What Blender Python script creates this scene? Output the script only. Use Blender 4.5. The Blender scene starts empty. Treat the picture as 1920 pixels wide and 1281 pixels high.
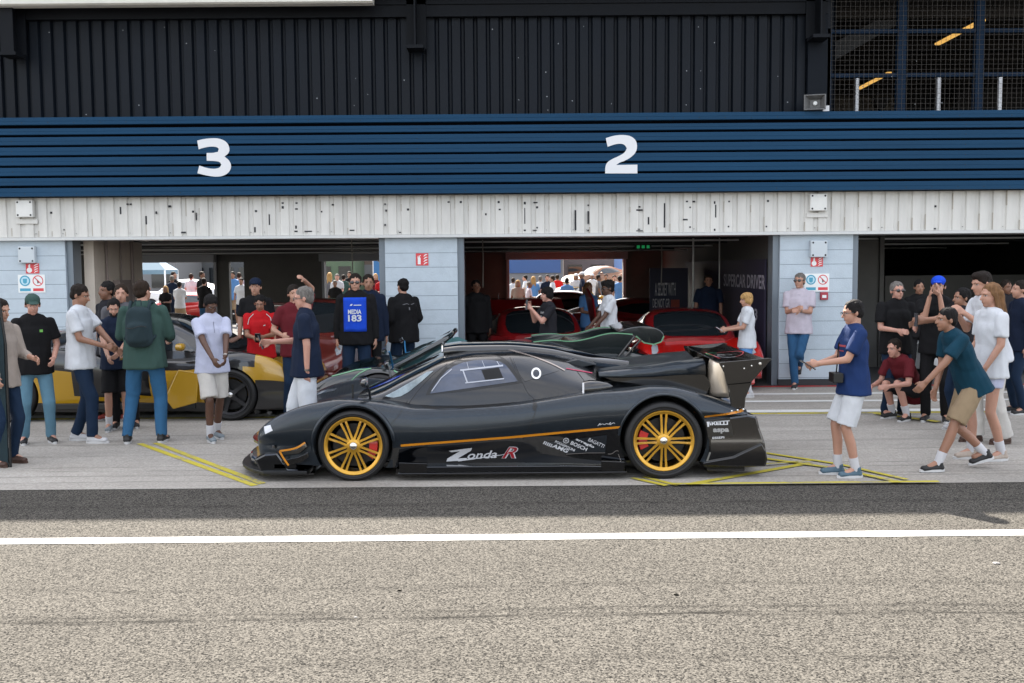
import bpy, bmesh, math, random
from mathutils import Vector, Matrix, noise, geometry
from mathutils.bvhtree import BVHTree
random.seed(7)
SC = bpy.context.scene
COL = SC.collection

# ---------------------------------------------------------------- camera
CH = 1.9; FPX = 1867.0; PITCH = math.radians(4.2); ROLL = 0.0078
_f = Vector((0, math.cos(PITCH), -math.sin(PITCH)))
_u0 = Vector((0, math.sin(PITCH), math.cos(PITCH)))
_x = Vector((1, 0, 0))
_rr = (math.cos(ROLL)*_x - math.sin(ROLL)*_u0).normalized()
_uu = (math.sin(ROLL)*_x + math.cos(ROLL)*_u0).normalized()
cd = bpy.data.cameras.new('camera'); cam = bpy.data.objects.new('camera', cd); COL.objects.link(cam)
cd.sensor_width = 36; cd.lens = 36*FPX/1920; cd.clip_end = 2000; cd.clip_start = .05
cam.matrix_world = Matrix(((_rr.x, _uu.x, -_f.x, 0), (_rr.y, _uu.y, -_f.y, 0), (_rr.z, _uu.z, -_f.z, CH), (0, 0, 0, 1)))
SC.camera = cam
def ray(px, py):
    return _f + _rr*((px-960)/FPX) + _uu*((640.5-py)/FPX)
def W(px, py, Y):            # measured pixel -> (x, z) on the vertical plane at distance Y
    d = ray(px, py); t = Y/d.y
    return (d.x*t, CH+d.z*t)
def G(px, py):               # measured pixel -> (x, y) on the ground
    d = ray(px, py); t = -CH/d.z
    return (d.x*t, d.y*t)
def ZC(py, Y): return W(960, py, Y)[1]

# ---------------------------------------------------------------- light
SUN_EDGE_Y = 7.50; ROOF_Z = 6.75; ROOF_Y = 14.6
SUN_AZ = math.radians(-18)           # from straight behind the building, towards the left
_eff = math.atan2(ROOF_Z, ROOF_Y-SUN_EDGE_Y)
SUN_EL = math.atan(math.tan(_eff)*math.cos(SUN_AZ))
w = bpy.data.worlds.new('World'); SC.world = w; w.use_nodes = True
nt = w.node_tree; bg = nt.nodes['Background']
sky = nt.nodes.new('ShaderNodeTexSky'); sky.sky_type = 'NISHITA'; sky.sun_disc = False
sky.sun_elevation = SUN_EL; sky.sun_rotation = SUN_AZ; sky.air_density = 1.1; sky.dust_density = 2.5
# broken cloud layer added to whiten the blue sky and lift its fill
_g = nt.nodes.new('ShaderNodeTexCoord'); _n = nt.nodes.new('ShaderNodeTexNoise'); _n.inputs['Scale'].default_value = 2.2; _n.inputs['Detail'].default_value = 8; _n.inputs['Roughness'].default_value = .6
_mp = nt.nodes.new('ShaderNodeMapping'); _mp.inputs['Scale'].default_value = (1, 1, 3); nt.links.new(_g.outputs['Generated'], _mp.inputs[0]); nt.links.new(_mp.outputs[0], _n.inputs['Vector'])
_r = nt.nodes.new('ShaderNodeMapRange'); _r.inputs[1].default_value = .38; _r.inputs[2].default_value = .62; _r.inputs[3].default_value = .25; _r.inputs[4].default_value = .95; nt.links.new(_n.outputs[0], _r.inputs[0])
_m = nt.nodes.new('ShaderNodeMix'); _m.data_type = 'RGBA'; nt.links.new(_r.outputs[0], _m.inputs[0]); nt.links.new(sky.outputs[0], _m.inputs[6]); _m.inputs[7].default_value = (5.2, 5.1, 5.1, 1)
nt.links.new(_m.outputs[2], bg.inputs[0]); bg.inputs[1].default_value = 0.112
sd = bpy.data.lights.new('sun', 'SUN'); sd.energy = 5.0; sd.angle = math.radians(.6); sd.color = (1, .93, .83)
sun = bpy.data.objects.new('sun', sd); COL.objects.link(sun)
_sv = Vector((math.sin(SUN_AZ)*math.cos(SUN_EL), math.cos(SUN_AZ)*math.cos(SUN_EL), math.sin(SUN_EL)))
sun.rotation_euler = _sv.to_track_quat('Z', 'Y').to_euler(); sun.location = (0, 0, 30)
SC.view_settings.view_transform = 'Standard'; SC.view_settings.look = 'None'
SC.view_settings.exposure = 2.1; SC.view_settings.gamma = 1
SC.view_settings.use_curve_mapping = False

# ---------------------------------------------------------------- helpers
_M = {}
def mat(name, col, rough=.5, metal=0, coat=0, var=0, vs=4, bump=0, bs=40, emit=0, spec=.5, stretch=None, sss=0, sheen=0, dirt=None, alpha=1, trans=0, ior=1.5):
    if name in _M: return _M[name]
    m = bpy.data.materials.new(name); m.use_nodes = True; _M[name] = m
    t = m.node_tree; b = t.nodes['Principled BSDF']
    c = (*col, 1)
    b.inputs['Base Color'].default_value = c; b.inputs['Roughness'].default_value = rough
    b.inputs['Metallic'].default_value = metal; b.inputs['Coat Weight'].default_value = coat
    b.inputs['Coat Roughness'].default_value = .04
    b.inputs['Specular IOR Level'].default_value = spec
    b.inputs['Transmission Weight'].default_value = trans; b.inputs['IOR'].default_value = ior
    if sss: b.inputs['Subsurface Weight'].default_value = sss; b.inputs['Subsurface Radius'].default_value = (.02, .008, .004)
    if sheen: b.inputs['Sheen Weight'].default_value = sheen
    if emit: b.inputs['Emission Color'].default_value = c; b.inputs['Emission Strength'].default_value = emit
    m.diffuse_color = c
    tc = t.nodes.new('ShaderNodeTexCoord'); mp = t.nodes.new('ShaderNodeMapping')
    t.links.new(tc.outputs['Object'], mp.inputs[0])
    if stretch: mp.inputs['Scale'].default_value = stretch
    if var:
        n = t.nodes.new('ShaderNodeTexNoise'); n.inputs['Scale'].default_value = vs; n.inputs['Detail'].default_value = 6
        n.inputs['Roughness'].default_value = .65
        t.links.new(mp.outputs[0], n.inputs['Vector'])
        r = t.nodes.new('ShaderNodeMapRange'); r.inputs[1].default_value = .3; r.inputs[2].default_value = .7
        r.inputs[3].default_value = 1-var; r.inputs[4].default_value = 1+var
        t.links.new(n.outputs[0], r.inputs[0])
        mx = t.nodes.new('ShaderNodeMix'); mx.data_type = 'RGBA'; mx.blend_type = 'MULTIPLY'; mx.inputs[0].default_value = 1
        mx.inputs[6].default_value = c; t.links.new(r.outputs[0], mx.inputs[7]); t.links.new(mx.outputs[2], b.inputs['Base Color'])
        if not metal and not coat:
            r2 = t.nodes.new('ShaderNodeMapRange'); r2.inputs[3].default_value = rough*.85; r2.inputs[4].default_value = min(1, rough*1.15)
            t.links.new(n.outputs[0], r2.inputs[0]); t.links.new(r2.outputs[0], b.inputs['Roughness'])
    if bump:
        n = t.nodes.new('ShaderNodeTexNoise'); n.inputs['Scale'].default_value = bs; n.inputs['Detail'].default_value = 5
        t.links.new(mp.outputs[0], n.inputs['Vector'])
        bp = t.nodes.new('ShaderNodeBump'); bp.inputs['Strength'].default_value = bump; bp.inputs['Distance'].default_value = .02
        t.links.new(n.outputs[0], bp.inputs['Height']); t.links.new(bp.outputs[0], b.inputs['Normal'])
    return m
def tag(o, label=None, cat=None, group=None, kind=None):
    if label: o['label'] = label
    if cat: o['category'] = cat
    if group: o['group'] = group
    if kind: o['kind'] = kind
    return o
def empty(name, loc=(0, 0, 0), rz=0):
    o = bpy.data.objects.new(name, None); COL.objects.link(o); o.location = loc; o.rotation_euler = (0, 0, rz); o.empty_display_size = .1
    return o
def link(name, me, m=None, parent=None, loc=None):
    o = bpy.data.objects.new(name, me); COL.objects.link(o)
    if m is not None:
        for k in (m if isinstance(m, (list, tuple)) else [m]): me.materials.append(k)
    if parent is not None: o.parent = parent
    if loc: o.location = loc
    return o
class B:
    """collects simple solids into one mesh"""
    def __init__(s): s.v = []; s.f = []; s.mi = []; s.cur = 0
    def add(s, vs, fs):
        k = len(s.v); s.v += [tuple(v) for v in vs]; s.f += [tuple(i+k for i in f) for f in fs]; s.mi += [s.cur]*len(fs); return s
    def box(s, x0, x1, y0, y1, z0, z1):
        return s.add([(x0, y0, z0), (x1, y0, z0), (x1, y1, z0), (x0, y1, z0), (x0, y0, z1), (x1, y0, z1), (x1, y1, z1), (x0, y1, z1)],
              [(0, 3, 2, 1), (4, 5, 6, 7), (0, 1, 5, 4), (1, 2, 6, 5), (2, 3, 7, 6), (3, 0, 4, 7)])
    def prism(s, poly, a, b, ax='y'):
        n = len(poly)
        area = sum(poly[i][0]*poly[(i+1) % n][1]-poly[(i+1) % n][0]*poly[i][1] for i in range(n))
        if area < 0: poly = poly[::-1]
        f = {'y': lambda p, t: (p[0], t, p[1]), 'x': lambda p, t: (t, p[0], p[1]), 'z': lambda p, t: (p[0], p[1], t)}[ax]
        vs = [f(p, a) for p in poly]+[f(p, b) for p in poly]
        fs = [(i, (i+1) % n, (i+1) % n+n, i+n) for i in range(n)]
        fs += [tuple(range(n-1, -1, -1)), tuple(range(n, 2*n))]
        if ax == 'y': fs = [tuple(reversed(q)) for q in fs]
        if b < a: fs = [tuple(reversed(q)) for q in fs]
        return s.add(vs, fs)
    def tube(s, pts, r, n=8, cap=True):
        pts = [Vector(p) for p in pts]; vs = []; up = None
        for i, p in enumerate(pts):
            d = (pts[min(i+1, len(pts)-1)]-pts[max(i-1, 0)]).normalized()
            if up is None: up = d.orthogonal().normalized()
            up = (up-d*up.dot(d)).normalized(); sd_ = d.cross(up)
            rr = r[i] if isinstance(r, (list, tuple)) else r
            for k in range(n):
                a = 2*math.pi*k/n; vs.append(p+up*math.cos(a)*rr+sd_*math.sin(a)*rr)
        fs = [(i*n+k, i*n+(k+1) % n, (i+1)*n+(k+1) % n, (i+1)*n+k) for i in range(len(pts)-1) for k in range(n)]
        if cap: fs += [tuple(range(n-1, -1, -1)), tuple((len(pts)-1)*n+k for k in range(n))]
        return s.add(vs, fs)
    def lathe(s, prof, c=(0, 0, 0), ax='y', n=32, a0=0, a1=2*math.pi):
        full = abs(a1-a0-2*math.pi) < 1e-6; m_ = n if full else n+1; vs = []
        for (r, t) in prof:
            for k in range(m_):
                a = a0+(a1-a0)*k/n; u, v = r*math.cos(a), r*math.sin(a)
                p = {'y': (u, t, v), 'z': (u, v, t), 'x': (t, u, v)}[ax]
                vs.append((p[0]+c[0], p[1]+c[1], p[2]+c[2]))
        fs = []
        for i in range(len(prof)-1):
            for k in range(n):
                k2 = (k+1) % m_; fs.append((i*m_+k, i*m_+k2, (i+1)*m_+k2, (i+1)*m_+k))
        return s.add(vs, fs)
    def mesh(s, name='m', smooth=None, merge=0, recalc=True):
        me = bpy.data.meshes.new(name); me.from_pydata(s.v, [], s.f)
        for p, i in zip(me.polygons, s.mi): p.material_index = i
        bm = bmesh.new(); bm.from_mesh(me)
        if merge: bmesh.ops.remove_doubles(bm, verts=bm.verts, dist=merge)
        if recalc: bmesh.ops.recalc_face_normals(bm, faces=bm.faces)
        bm.to_mesh(me); bm.free()
        if smooth is not None:
            me.shade_smooth(); me.set_sharp_from_angle(angle=math.radians(smooth))
        return me
    def ob(s, name, m, parent=None, smooth=None, merge=0, bevel=0, recalc=True):
        o = link(name, s.mesh(name, smooth, merge, recalc), m, parent)
        if bevel:
            b = o.modifiers.new('bevel', 'BEVEL'); b.width = bevel; b.segments = 2; b.limit_method = 'ANGLE'; b.angle_limit = .6
        return o
def split_loose(o):
    """every connected piece of a mesh becomes an object of its own"""
    me = o.data; bm = bmesh.new(); bm.from_mesh(me); seen = set(); groups = []
    for v in bm.verts:
        if v in seen: continue
        st_ = [v]; seen.add(v); g = []
        while st_:
            a = st_.pop(); g.append(a.index)
            for e in a.link_edges:
                b_ = e.other_vert(a)
                if b_ not in seen: seen.add(b_); st_.append(b_)
        groups.append(g)
    bm.free()
    if len(groups) < 2: return [o]
    res = []; sm = me.polygons[0].use_smooth
    for g in groups:
        gi = {k: i for i, k in enumerate(sorted(g))}; n = bpy.data.meshes.new(o.name)
        fs = [p for p in me.polygons if p.vertices[0] in gi]
        n.from_pydata([me.vertices[k].co[:] for k in sorted(g)], [], [tuple(gi[v] for v in p.vertices) for p in fs])
        for p, q_ in zip(n.polygons, fs): p.material_index = q_.material_index; p.use_smooth = q_.use_smooth
        for m_ in me.materials: n.materials.append(m_)
        if sm: n.set_sharp_from_angle(angle=math.radians(35))
        c = o.copy(); c.data = n; COL.objects.link(c); res.append(c)
    bpy.data.objects.remove(o); return res
def twin(o):
    def cp(q, par):
        c = q.copy(); COL.objects.link(c); c.parent = par
        for ch in list(q.children): cp(ch, c)
        return c
    c = cp(o, o.parent); c.scale.y *= -1; c.location.y *= -1; return c
def text_mesh(s, size, bold=0, shear=0, ext=0, space=1.0):
    c = bpy.data.curves.new('t', 'FONT'); c.body = s; c.size = size; c.offset = bold; c.shear = shear; c.extrude = ext; c.space_character = space
    c.align_x = 'LEFT'; c.resolution_u = 3
    o = bpy.data.objects.new('t', c); COL.objects.link(o)
    dg = bpy.context.evaluated_depsgraph_get(); me = bpy.data.meshes.new_from_object(o.evaluated_get(dg))
    bpy.data.objects.remove(o); bpy.data.curves.remove(c)
    return me
def text_poly(s, x, z, w_, h, tilt=0, **k):
    """flat text verts fitted to a box with lower-left x,z -> (verts2d, faces)"""
    me = text_mesh(s, 1, **k)
    vs = [v.co.copy() for v in me.vertices]; fs = [tuple(p.vertices) for p in me.polygons]; bpy.data.meshes.remove(me)
    x0 = min(v.x for v in vs); x1 = max(v.x for v in vs); y0 = min(v.y for v in vs); y1 = max(v.y for v in vs)
    out = []
    for v in vs:
        a = (v.x-x0)/(x1-x0)*w_; b = (v.y-y0)/(y1-y0)*h
        out.append((x+a*math.cos(tilt)-b*math.sin(tilt), z+a*math.sin(tilt)+b*math.cos(tilt)))
    return out, fs

# ---------------------------------------------------------------- ground
def ground_mat(name, c0, c1, sc, skid=False, big=.18):
    m = bpy.data.materials.new(name); m.use_nodes = True; t = m.node_tree; b = t.nodes['Principled BSDF']; L = t.links.new
    N = t.nodes.new; tc = N('ShaderNodeTexCoord')
    v = N('ShaderNodeTexVoronoi'); v.inputs['Scale'].default_value = sc; L(tc.outputs['Object'], v.inputs['Vector'])
    n = N('ShaderNodeTexNoise'); n.inputs['Scale'].default_value = sc*.75; n.inputs['Detail'].default_value = 4; n.inputs['Roughness'].default_value = .7; L(tc.outputs['Object'], n.inputs['Vector'])
    sp = N('ShaderNodeSeparateColor'); L(v.outputs['Color'], sp.inputs[0])
    a = N('ShaderNodeMath'); a.operation = 'MULTIPLY'; L(sp.outputs[0], a.inputs[0]); a.inputs[1].default_value = .5
    a2 = N('ShaderNodeMath'); a2.operation = 'ADD'; L(a.outputs[0], a2.inputs[0]); L(n.outputs[0], a2.inputs[1])
    mr = N('ShaderNodeMapRange'); L(a2.outputs[0], mr.inputs[0]); mr.inputs[1].default_value = .48; mr.inputs[2].default_value = 1.02
    mx = N('ShaderNodeMix'); mx.data_type = 'RGBA'; L(mr.outputs[0], mx.inputs[0]); mx.inputs[6].default_value = (*c0, 1); mx.inputs[7].default_value = (*c1, 1)
    n2 = N('ShaderNodeTexNoise'); n2.inputs['Scale'].default_value = .9; n2.inputs['Detail'].default_value = 7; n2.inputs['Roughness'].default_value = .6
    mp = N('ShaderNodeMapping'); mp.inputs['Scale'].default_value = (.35, 1, 1); L(tc.outputs['Object'], mp.inputs[0]); L(mp.outputs[0], n2.inputs['Vector'])
    r2 = N('ShaderNodeMapRange'); L(n2.outputs[0], r2.inputs[0]); r2.inputs[1].default_value = .3; r2.inputs[2].default_value = .7; r2.inputs[3].default_value = 1-big; r2.inputs[4].default_value = 1+big
    m2 = N('ShaderNodeMix'); m2.data_type = 'RGBA'; m2.blend_type = 'MULTIPLY'; m2.inputs[0].default_value = 1; L(mx.outputs[2], m2.inputs[6]); L(r2.outputs[0], m2.inputs[7])
    out = m2.outputs[2]
    sx = N('ShaderNodeSeparateXYZ'); L(tc.outputs['Object'], sx.inputs[0])
    wv = N('ShaderNodeTexNoise'); wv.inputs['Scale'].default_value = .5; wv.inputs['Detail'].default_value = 3; mp3 = N('ShaderNodeMapping'); mp3.inputs['Scale'].default_value = (1, .02, 1)
    L(tc.outputs['Object'], mp3.inputs[0]); L(mp3.outputs[0], wv.inputs['Vector'])
    wn = N('ShaderNodeTexNoise'); wn.inputs['Scale'].default_value = 9; wn.inputs['Detail'].default_value = 5; mp4 = N('ShaderNodeMapping'); mp4.inputs['Scale'].default_value = (.25, 3, 1)
    L(tc.outputs['Object'], mp4.inputs[0]); L(mp4.outputs[0], wn.inputs['Vector'])
    for (y0, sl, amp, wd, st) in skid or []:
        p = N('ShaderNodeMath'); p.operation = 'MULTIPLY_ADD'; L(sx.outputs[0], p.inputs[0]); p.inputs[1].default_value = -sl; L(sx.outputs[1], p.inputs[2])
        q = N('ShaderNodeMath'); q.operation = 'MULTIPLY_ADD'; L(wv.outputs[0], q.inputs[0]); q.inputs[1].default_value = amp; q.inputs[2].default_value = -y0-amp*.5
        s1 = N('ShaderNodeMath'); s1.operation = 'ADD'; L(p.outputs[0], s1.inputs[0]); L(q.outputs[0], s1.inputs[1])
        ab = N('ShaderNodeMath'); ab.operation = 'ABSOLUTE'; L(s1.outputs[0], ab.inputs[0])
        r = N('ShaderNodeMapRange'); L(ab.outputs[0], r.inputs[0]); r.inputs[1].default_value = 0; r.inputs[2].default_value = wd; r.inputs[3].default_value = st; r.inputs[4].default_value = 0
        wr = N('ShaderNodeMapRange'); L(wn.outputs[0], wr.inputs[0]); wr.inputs[1].default_value = .35; wr.inputs[2].default_value = .62
        k = N('ShaderNodeMath'); k.operation = 'MULTIPLY'; L(r.outputs[0], k.inputs[0]); L(wr.outputs[0], k.inputs[1])
        m3 = N('ShaderNodeMix'); m3.data_type = 'RGBA'; L(k.outputs[0], m3.inputs[0]); L(out, m3.inputs[6]); m3.inputs[7].default_value = (c0[0]*.35, c0[1]*.35, c0[2]*.35, 1)
        out = m3.outputs[2]
    L(out, b.inputs['Base Color']); b.inputs['Roughness'].default_value = .95; b.inputs['Specular IOR Level'].default_value = .08
    bp = N('ShaderNodeBump'); bp.inputs['Strength'].default_value = .5; bp.inputs['Distance'].default_value = .004; L(a2.outputs[0], bp.inputs['Height']); L(bp.outputs[0], b.inputs['Normal'])
    return m
asphalt = ground_mat('asphalt', (.004, .004, .004), (.130, .121, .106), 115, skid=[(5.32, .012, .25, .05, .8), (5.42, .02, .3, .04, .6), (5.85, .01, .3, .06, .3), (7.95, .004, .1, .08, .4), (4.7, .015, .4, .09, .2), (6.3, -.005, .3, .05, .15)], big=.09)
concrete = ground_mat('apron_concrete', (.27, .25, .225), (.37, .35, .315), 60, skid=[(9.36, .0, .05, .012, 1.6), (9.55, .0, .12, .02, .9), (13.2, .0, .05, .015, 1.2), (10.2, .01, .2, .05, .45), (9.1, -.01, .2, .05, .5), (11.4, 0, .2, .04, .6), (12.6, .0, .2, .07, .7), (8.9, .01, .15, .03, .7), (10.8, -.006, .3, .09, .5), (14.2, .0, .2, .06, .6)], big=.24)
def sheet(name, x0, x1, y0, y1, z, m, sub=0):
    b = B(); b.add([(x0, y0, z), (x1, y0, z), (x1, y1, z), (x0, y1, z)], [(0, 1, 2, 3)])
    o = b.ob(name, m, recalc=False); o['kind'] = 'structure'; return o
sheet('ground', -400, 400, -60, 900, 0, asphalt)
APY = 8.58
o = sheet('apron', -60, 60, APY, 15.72, .004, concrete)
def line_poly(name, polys, m, z=.008):
    b = B()
    for poly in polys: b.add([(x, y, z) for x, y in poly], [tuple(range(len(poly)))])
    o = b.ob(name, m, recalc=False)
    for p in o.data.polygons:
        if p.normal.z < 0: p.flip()
    o['kind'] = 'structure'; return o
def paint(name, col, wear=.5, under=(.22, .21, .19)):
    m = mat(name, col, .8, spec=.15, bump=.3, bs=120); t = m.node_tree; b = t.nodes['Principled BSDF']; tc = t.nodes.new('ShaderNodeTexCoord')
    n = t.nodes.new('ShaderNodeTexNoise'); n.inputs['Scale'].default_value = 26; n.inputs['Detail'].default_value = 8; n.inputs['Roughness'].default_value = .75; t.links.new(tc.outputs['Object'], n.inputs['Vector'])
    n2 = t.nodes.new('ShaderNodeTexNoise'); n2.inputs['Scale'].default_value = 2.5; n2.inputs['Detail'].default_value = 4; t.links.new(tc.outputs['Object'], n2.inputs['Vector'])
    ad = t.nodes.new('ShaderNodeMath'); ad.operation = 'ADD'; t.links.new(n.outputs[0], ad.inputs[0]); t.links.new(n2.outputs[0], ad.inputs[1])
    r = t.nodes.new('ShaderNodeMapRange'); r.inputs[1].default_value = 1.25-wear*.4; r.inputs[2].default_value = 1.38-wear*.3; t.links.new(ad.outputs[0], r.inputs[0])
    mx = t.nodes.new('ShaderNodeMix'); mx.data_type = 'RGBA'; t.links.new(r.outputs[0], mx.inputs[0]); mx.inputs[6].default_value = (*col, 1); mx.inputs[7].default_value = (*under, 1); t.links.new(mx.outputs[2], b.inputs['Base Color'])
    return m
white_paint = paint('white_line_paint', (.62, .62, .60), .2); yellow_paint = paint('yellow_line_paint', (.46, .39, .05), .55); red_paint = paint('red_line_paint', (.42, .05, .05))
y1 = G(960, 1012.5)[1]; y2 = G(960, 1002)[1]
# the long white line runs a touch out of parallel with the building
line_poly('white_line', [[(-30, y1-.115), (30, y1+.10), (30, y2+.10), (-30, y2-.115)]], white_paint, .004)
for nm, pa, pb, mm in (('white_line', 744.8, 742.2, white_paint), ('white_line', 758.6, 756, white_paint), ('white_line', 778, 773.5, white_paint), ('yellow_line', 781.3, 779, yellow_paint), ('red_line', 730.5, 727.6, red_paint)):
    a, b_ = G(960, pa)[1], G(960, pb)[1]
    line_poly(nm, [[(-30, a), (30, a), (30, b_), (-30, b_)]], mm)
def stripe_px(pts, wd=.07):
    P = [Vector((*G(*p), 0)) for p in pts]; out = []
    for a, b_ in zip(P, P[1:]):
        d = (b_-a).normalized(); n = Vector((-d.y, d.x, 0))*wd/2
        out.append([(a-n).xy[:], (b_-n).xy[:], (b_+n).xy[:], (a+n).xy[:]])
    return out
ys = []
ys += stripe_px([(262, 833), (478, 912)]) + stripe_px([(292, 832), (492, 908.5)])
ys += stripe_px([(1206, 896), (1272, 912)], .06)+stripe_px([(1185, 898), (1250, 912.5)], .06)
ys += stripe_px([(1290, 911), (1520, 870)], .075)
ys += stripe_px([(1432, 851), (1570, 872), (1700, 902)], .06) + stripe_px([(1432, 862), (1560, 880), (1690, 908)], .07)
[line_poly('yellow_marking', [q_], yellow_paint, .008+.0012*i) for i, q_ in enumerate(ys)]
[line_poly('yellow_marking', [q_], yellow_paint, .022+.0012*i) for i, q_ in enumerate(stripe_px([(1262, 911.5), (1760, 907)], .06)+stripe_px([(1640, 778), (1760, 794)], .11)+stripe_px([(1400, 877), (1520, 868)], .04))]
line_poly('yellow_marking', stripe_px([(1905, 778), (2100, 776)], .1), yellow_paint, .012)
# ---------------------------------------------------------------- garage building
YW = 15.75; XL, XR = -17.5, 17.5
navy_clad = mat('navy_cladding', (.0035, .0062, .011), .55, spec=.2, var=.25, vs=1.5, bump=.1, bs=5, stretch=(1, 1, .3))
blue_clad = mat('blue_fascia', (.0075, .044, .098), .5, spec=.12, var=.12, vs=1.2, stretch=(.3, 1, 3), bump=.08, bs=4)
white_clad = mat('white_cladding', (.60, .59, .555), .5, var=.10, vs=3, stretch=(2, 1, .4))
block_m = mat('painted_blockwork', (.44, .51, .565), .55, var=.06, vs=6, bump=.25, bs=45)
mortar = mat('mortar_joint', (.12,.15,.18), .8)
steel_lt = mat('pale_steel', (.55, .56, .55), .4, var=.06)
dark_steel = mat('dark_steel', (.005, .0055, .007), .6, var=.2)
beam_m = mat('dark_beam', (.006, .0075, .0105), .6, spec=.15, var=.25, vs=2)
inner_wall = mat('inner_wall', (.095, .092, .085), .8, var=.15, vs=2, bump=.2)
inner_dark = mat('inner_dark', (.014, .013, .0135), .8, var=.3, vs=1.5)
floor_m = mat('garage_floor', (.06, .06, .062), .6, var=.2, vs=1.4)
black_base = mat('black_plinth', (.015, .018, .022), .5)
hole_m = mat('punched_hole', (.02, .02, .025), .8)
rust_m = mat('rust_stain', (.40, .37, .32), .8)
SPLIT = ('rear_shutter_frame', 'rear_wall_', 'roller_door', 'ceiling_track', 'ceiling_duct', 'wall_pipe', 'glazing_bar', 'inner_partition', 'terrace_beam', 'terrace_post', 'terrace_partition')
bld = empty('garage_building', (0, YW, 0))
tag(bld, 'pit garage block with navy ribbed cladding, blue numbered fascia and white pillars', 'garage')
def bo(b, name, m, parent=bld, **k):       # geometry in world coordinates, parented to the building
    o = b.ob(name, m, parent, **k)
    p = parent; off = Vector((0, 0, 0))
    while p is not None: off += p.location; p = p.parent
    o.data.transform(Matrix.Translation(-off))
    if name in SPLIT: split_loose(o); return None
    return o
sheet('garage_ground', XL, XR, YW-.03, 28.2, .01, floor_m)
# --- pillars
z_head = ZC(444.5, YW)
pil = [(W(-150, 600, YW)[0], W(127, 600, YW)[0]), (W(724, 600, YW)[0], W(859, 600, YW)[0]), (W(1461, 600, YW)[0], W(1597, 600, YW)[0])]
pil.append((pil[2][0]+6.2+.1, pil[2][1]+6.2)); pil[0] = (pil[0][1]-1.18, pil[0][1])
pil.insert(0, (pil[0][0]-6.2, pil[0][1]-6.2))
cz = ZC(727.5, YW); course = .2245
for (a, b_) in pil:
    q = B(); q.box(a, b_, YW, YW+.42, .11, z_head)
    q.cur = 1; z = .11+.02; row = 0
    while z < z_head-.03:
        q.box(a+.002, b_-.002, YW-.0015, YW+.003, z, z+.006)
        if row % 2 == 0: xs = [a+.44, a+.88]
        else: xs = [a+.22, a+.66]
        z2 = min(z+course, z_head)
        for x in xs:
            pass
        z += course; row += 1
    bo(q, 'pillar', [block_m, mortar])
    q = B(); q.box(a-.01, b_+.01, YW-.02, YW+.44, .011, .108); bo(q, 'plinth', black_base)
    dgm = mat('door_guide', (.16, .19, .22), .4, metal=.3); q = B(); q.box(b_+.002, b_+.10, YW+.05, YW+.35, .011, z_head); bo(q, 'door_guide', dgm); q = B(); q.box(a-.10, a-.002, YW+.05, YW+.35, .011, z_head); bo(q, 'door_guide', dgm)
# --- header rail, white ribbed band
q = B(); q.box(XL, XR, YW-.10, YW+.5, z_head, ZC(439, YW)); bo(q, 'header_rail', steel_lt)
zb0 = ZC(438.5, YW); zb1 = ZC(352, YW)
def ribbed(x0, x1, y, z0, z1, pitch, depth, wide, horiz=False, edge=.012):
    """trapezoid profiled sheet with a back"""
    prof = []; n = int((x1-x0)/pitch)+1
    for i in range(n):
        a = x0+i*pitch
        prof += [(a, y), (a+wide, y), (a+wide+edge, y+depth), (a+pitch-edge, y+depth)]
    prof.append((x0+n*pitch, y))
    vs = []; fs = []
    for (t, yy) in prof:
        if horiz: vs += [(z0, yy, t), (z1, yy, t)]
        else: vs += [(t, yy, z0), (t, yy, z1)]
    for i in range(len(prof)-1): fs.append((2*i, 2*i+2, 2*i+3, 2*i+1))
    return vs, fs
q = B(); pitch_w = .2105; q.add(*ribbed(XL, XR, YW-.065, zb0, zb1, pitch_w, .026, .125, edge=.014)); q.box(XL, XR, YW-.03, YW+.4, zb0, zb1)
BAND = q
rs = random.Random(4)
wl, wr_ = W(0, 400, YW)[0], W(1440, 400, YW)[0]
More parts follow.
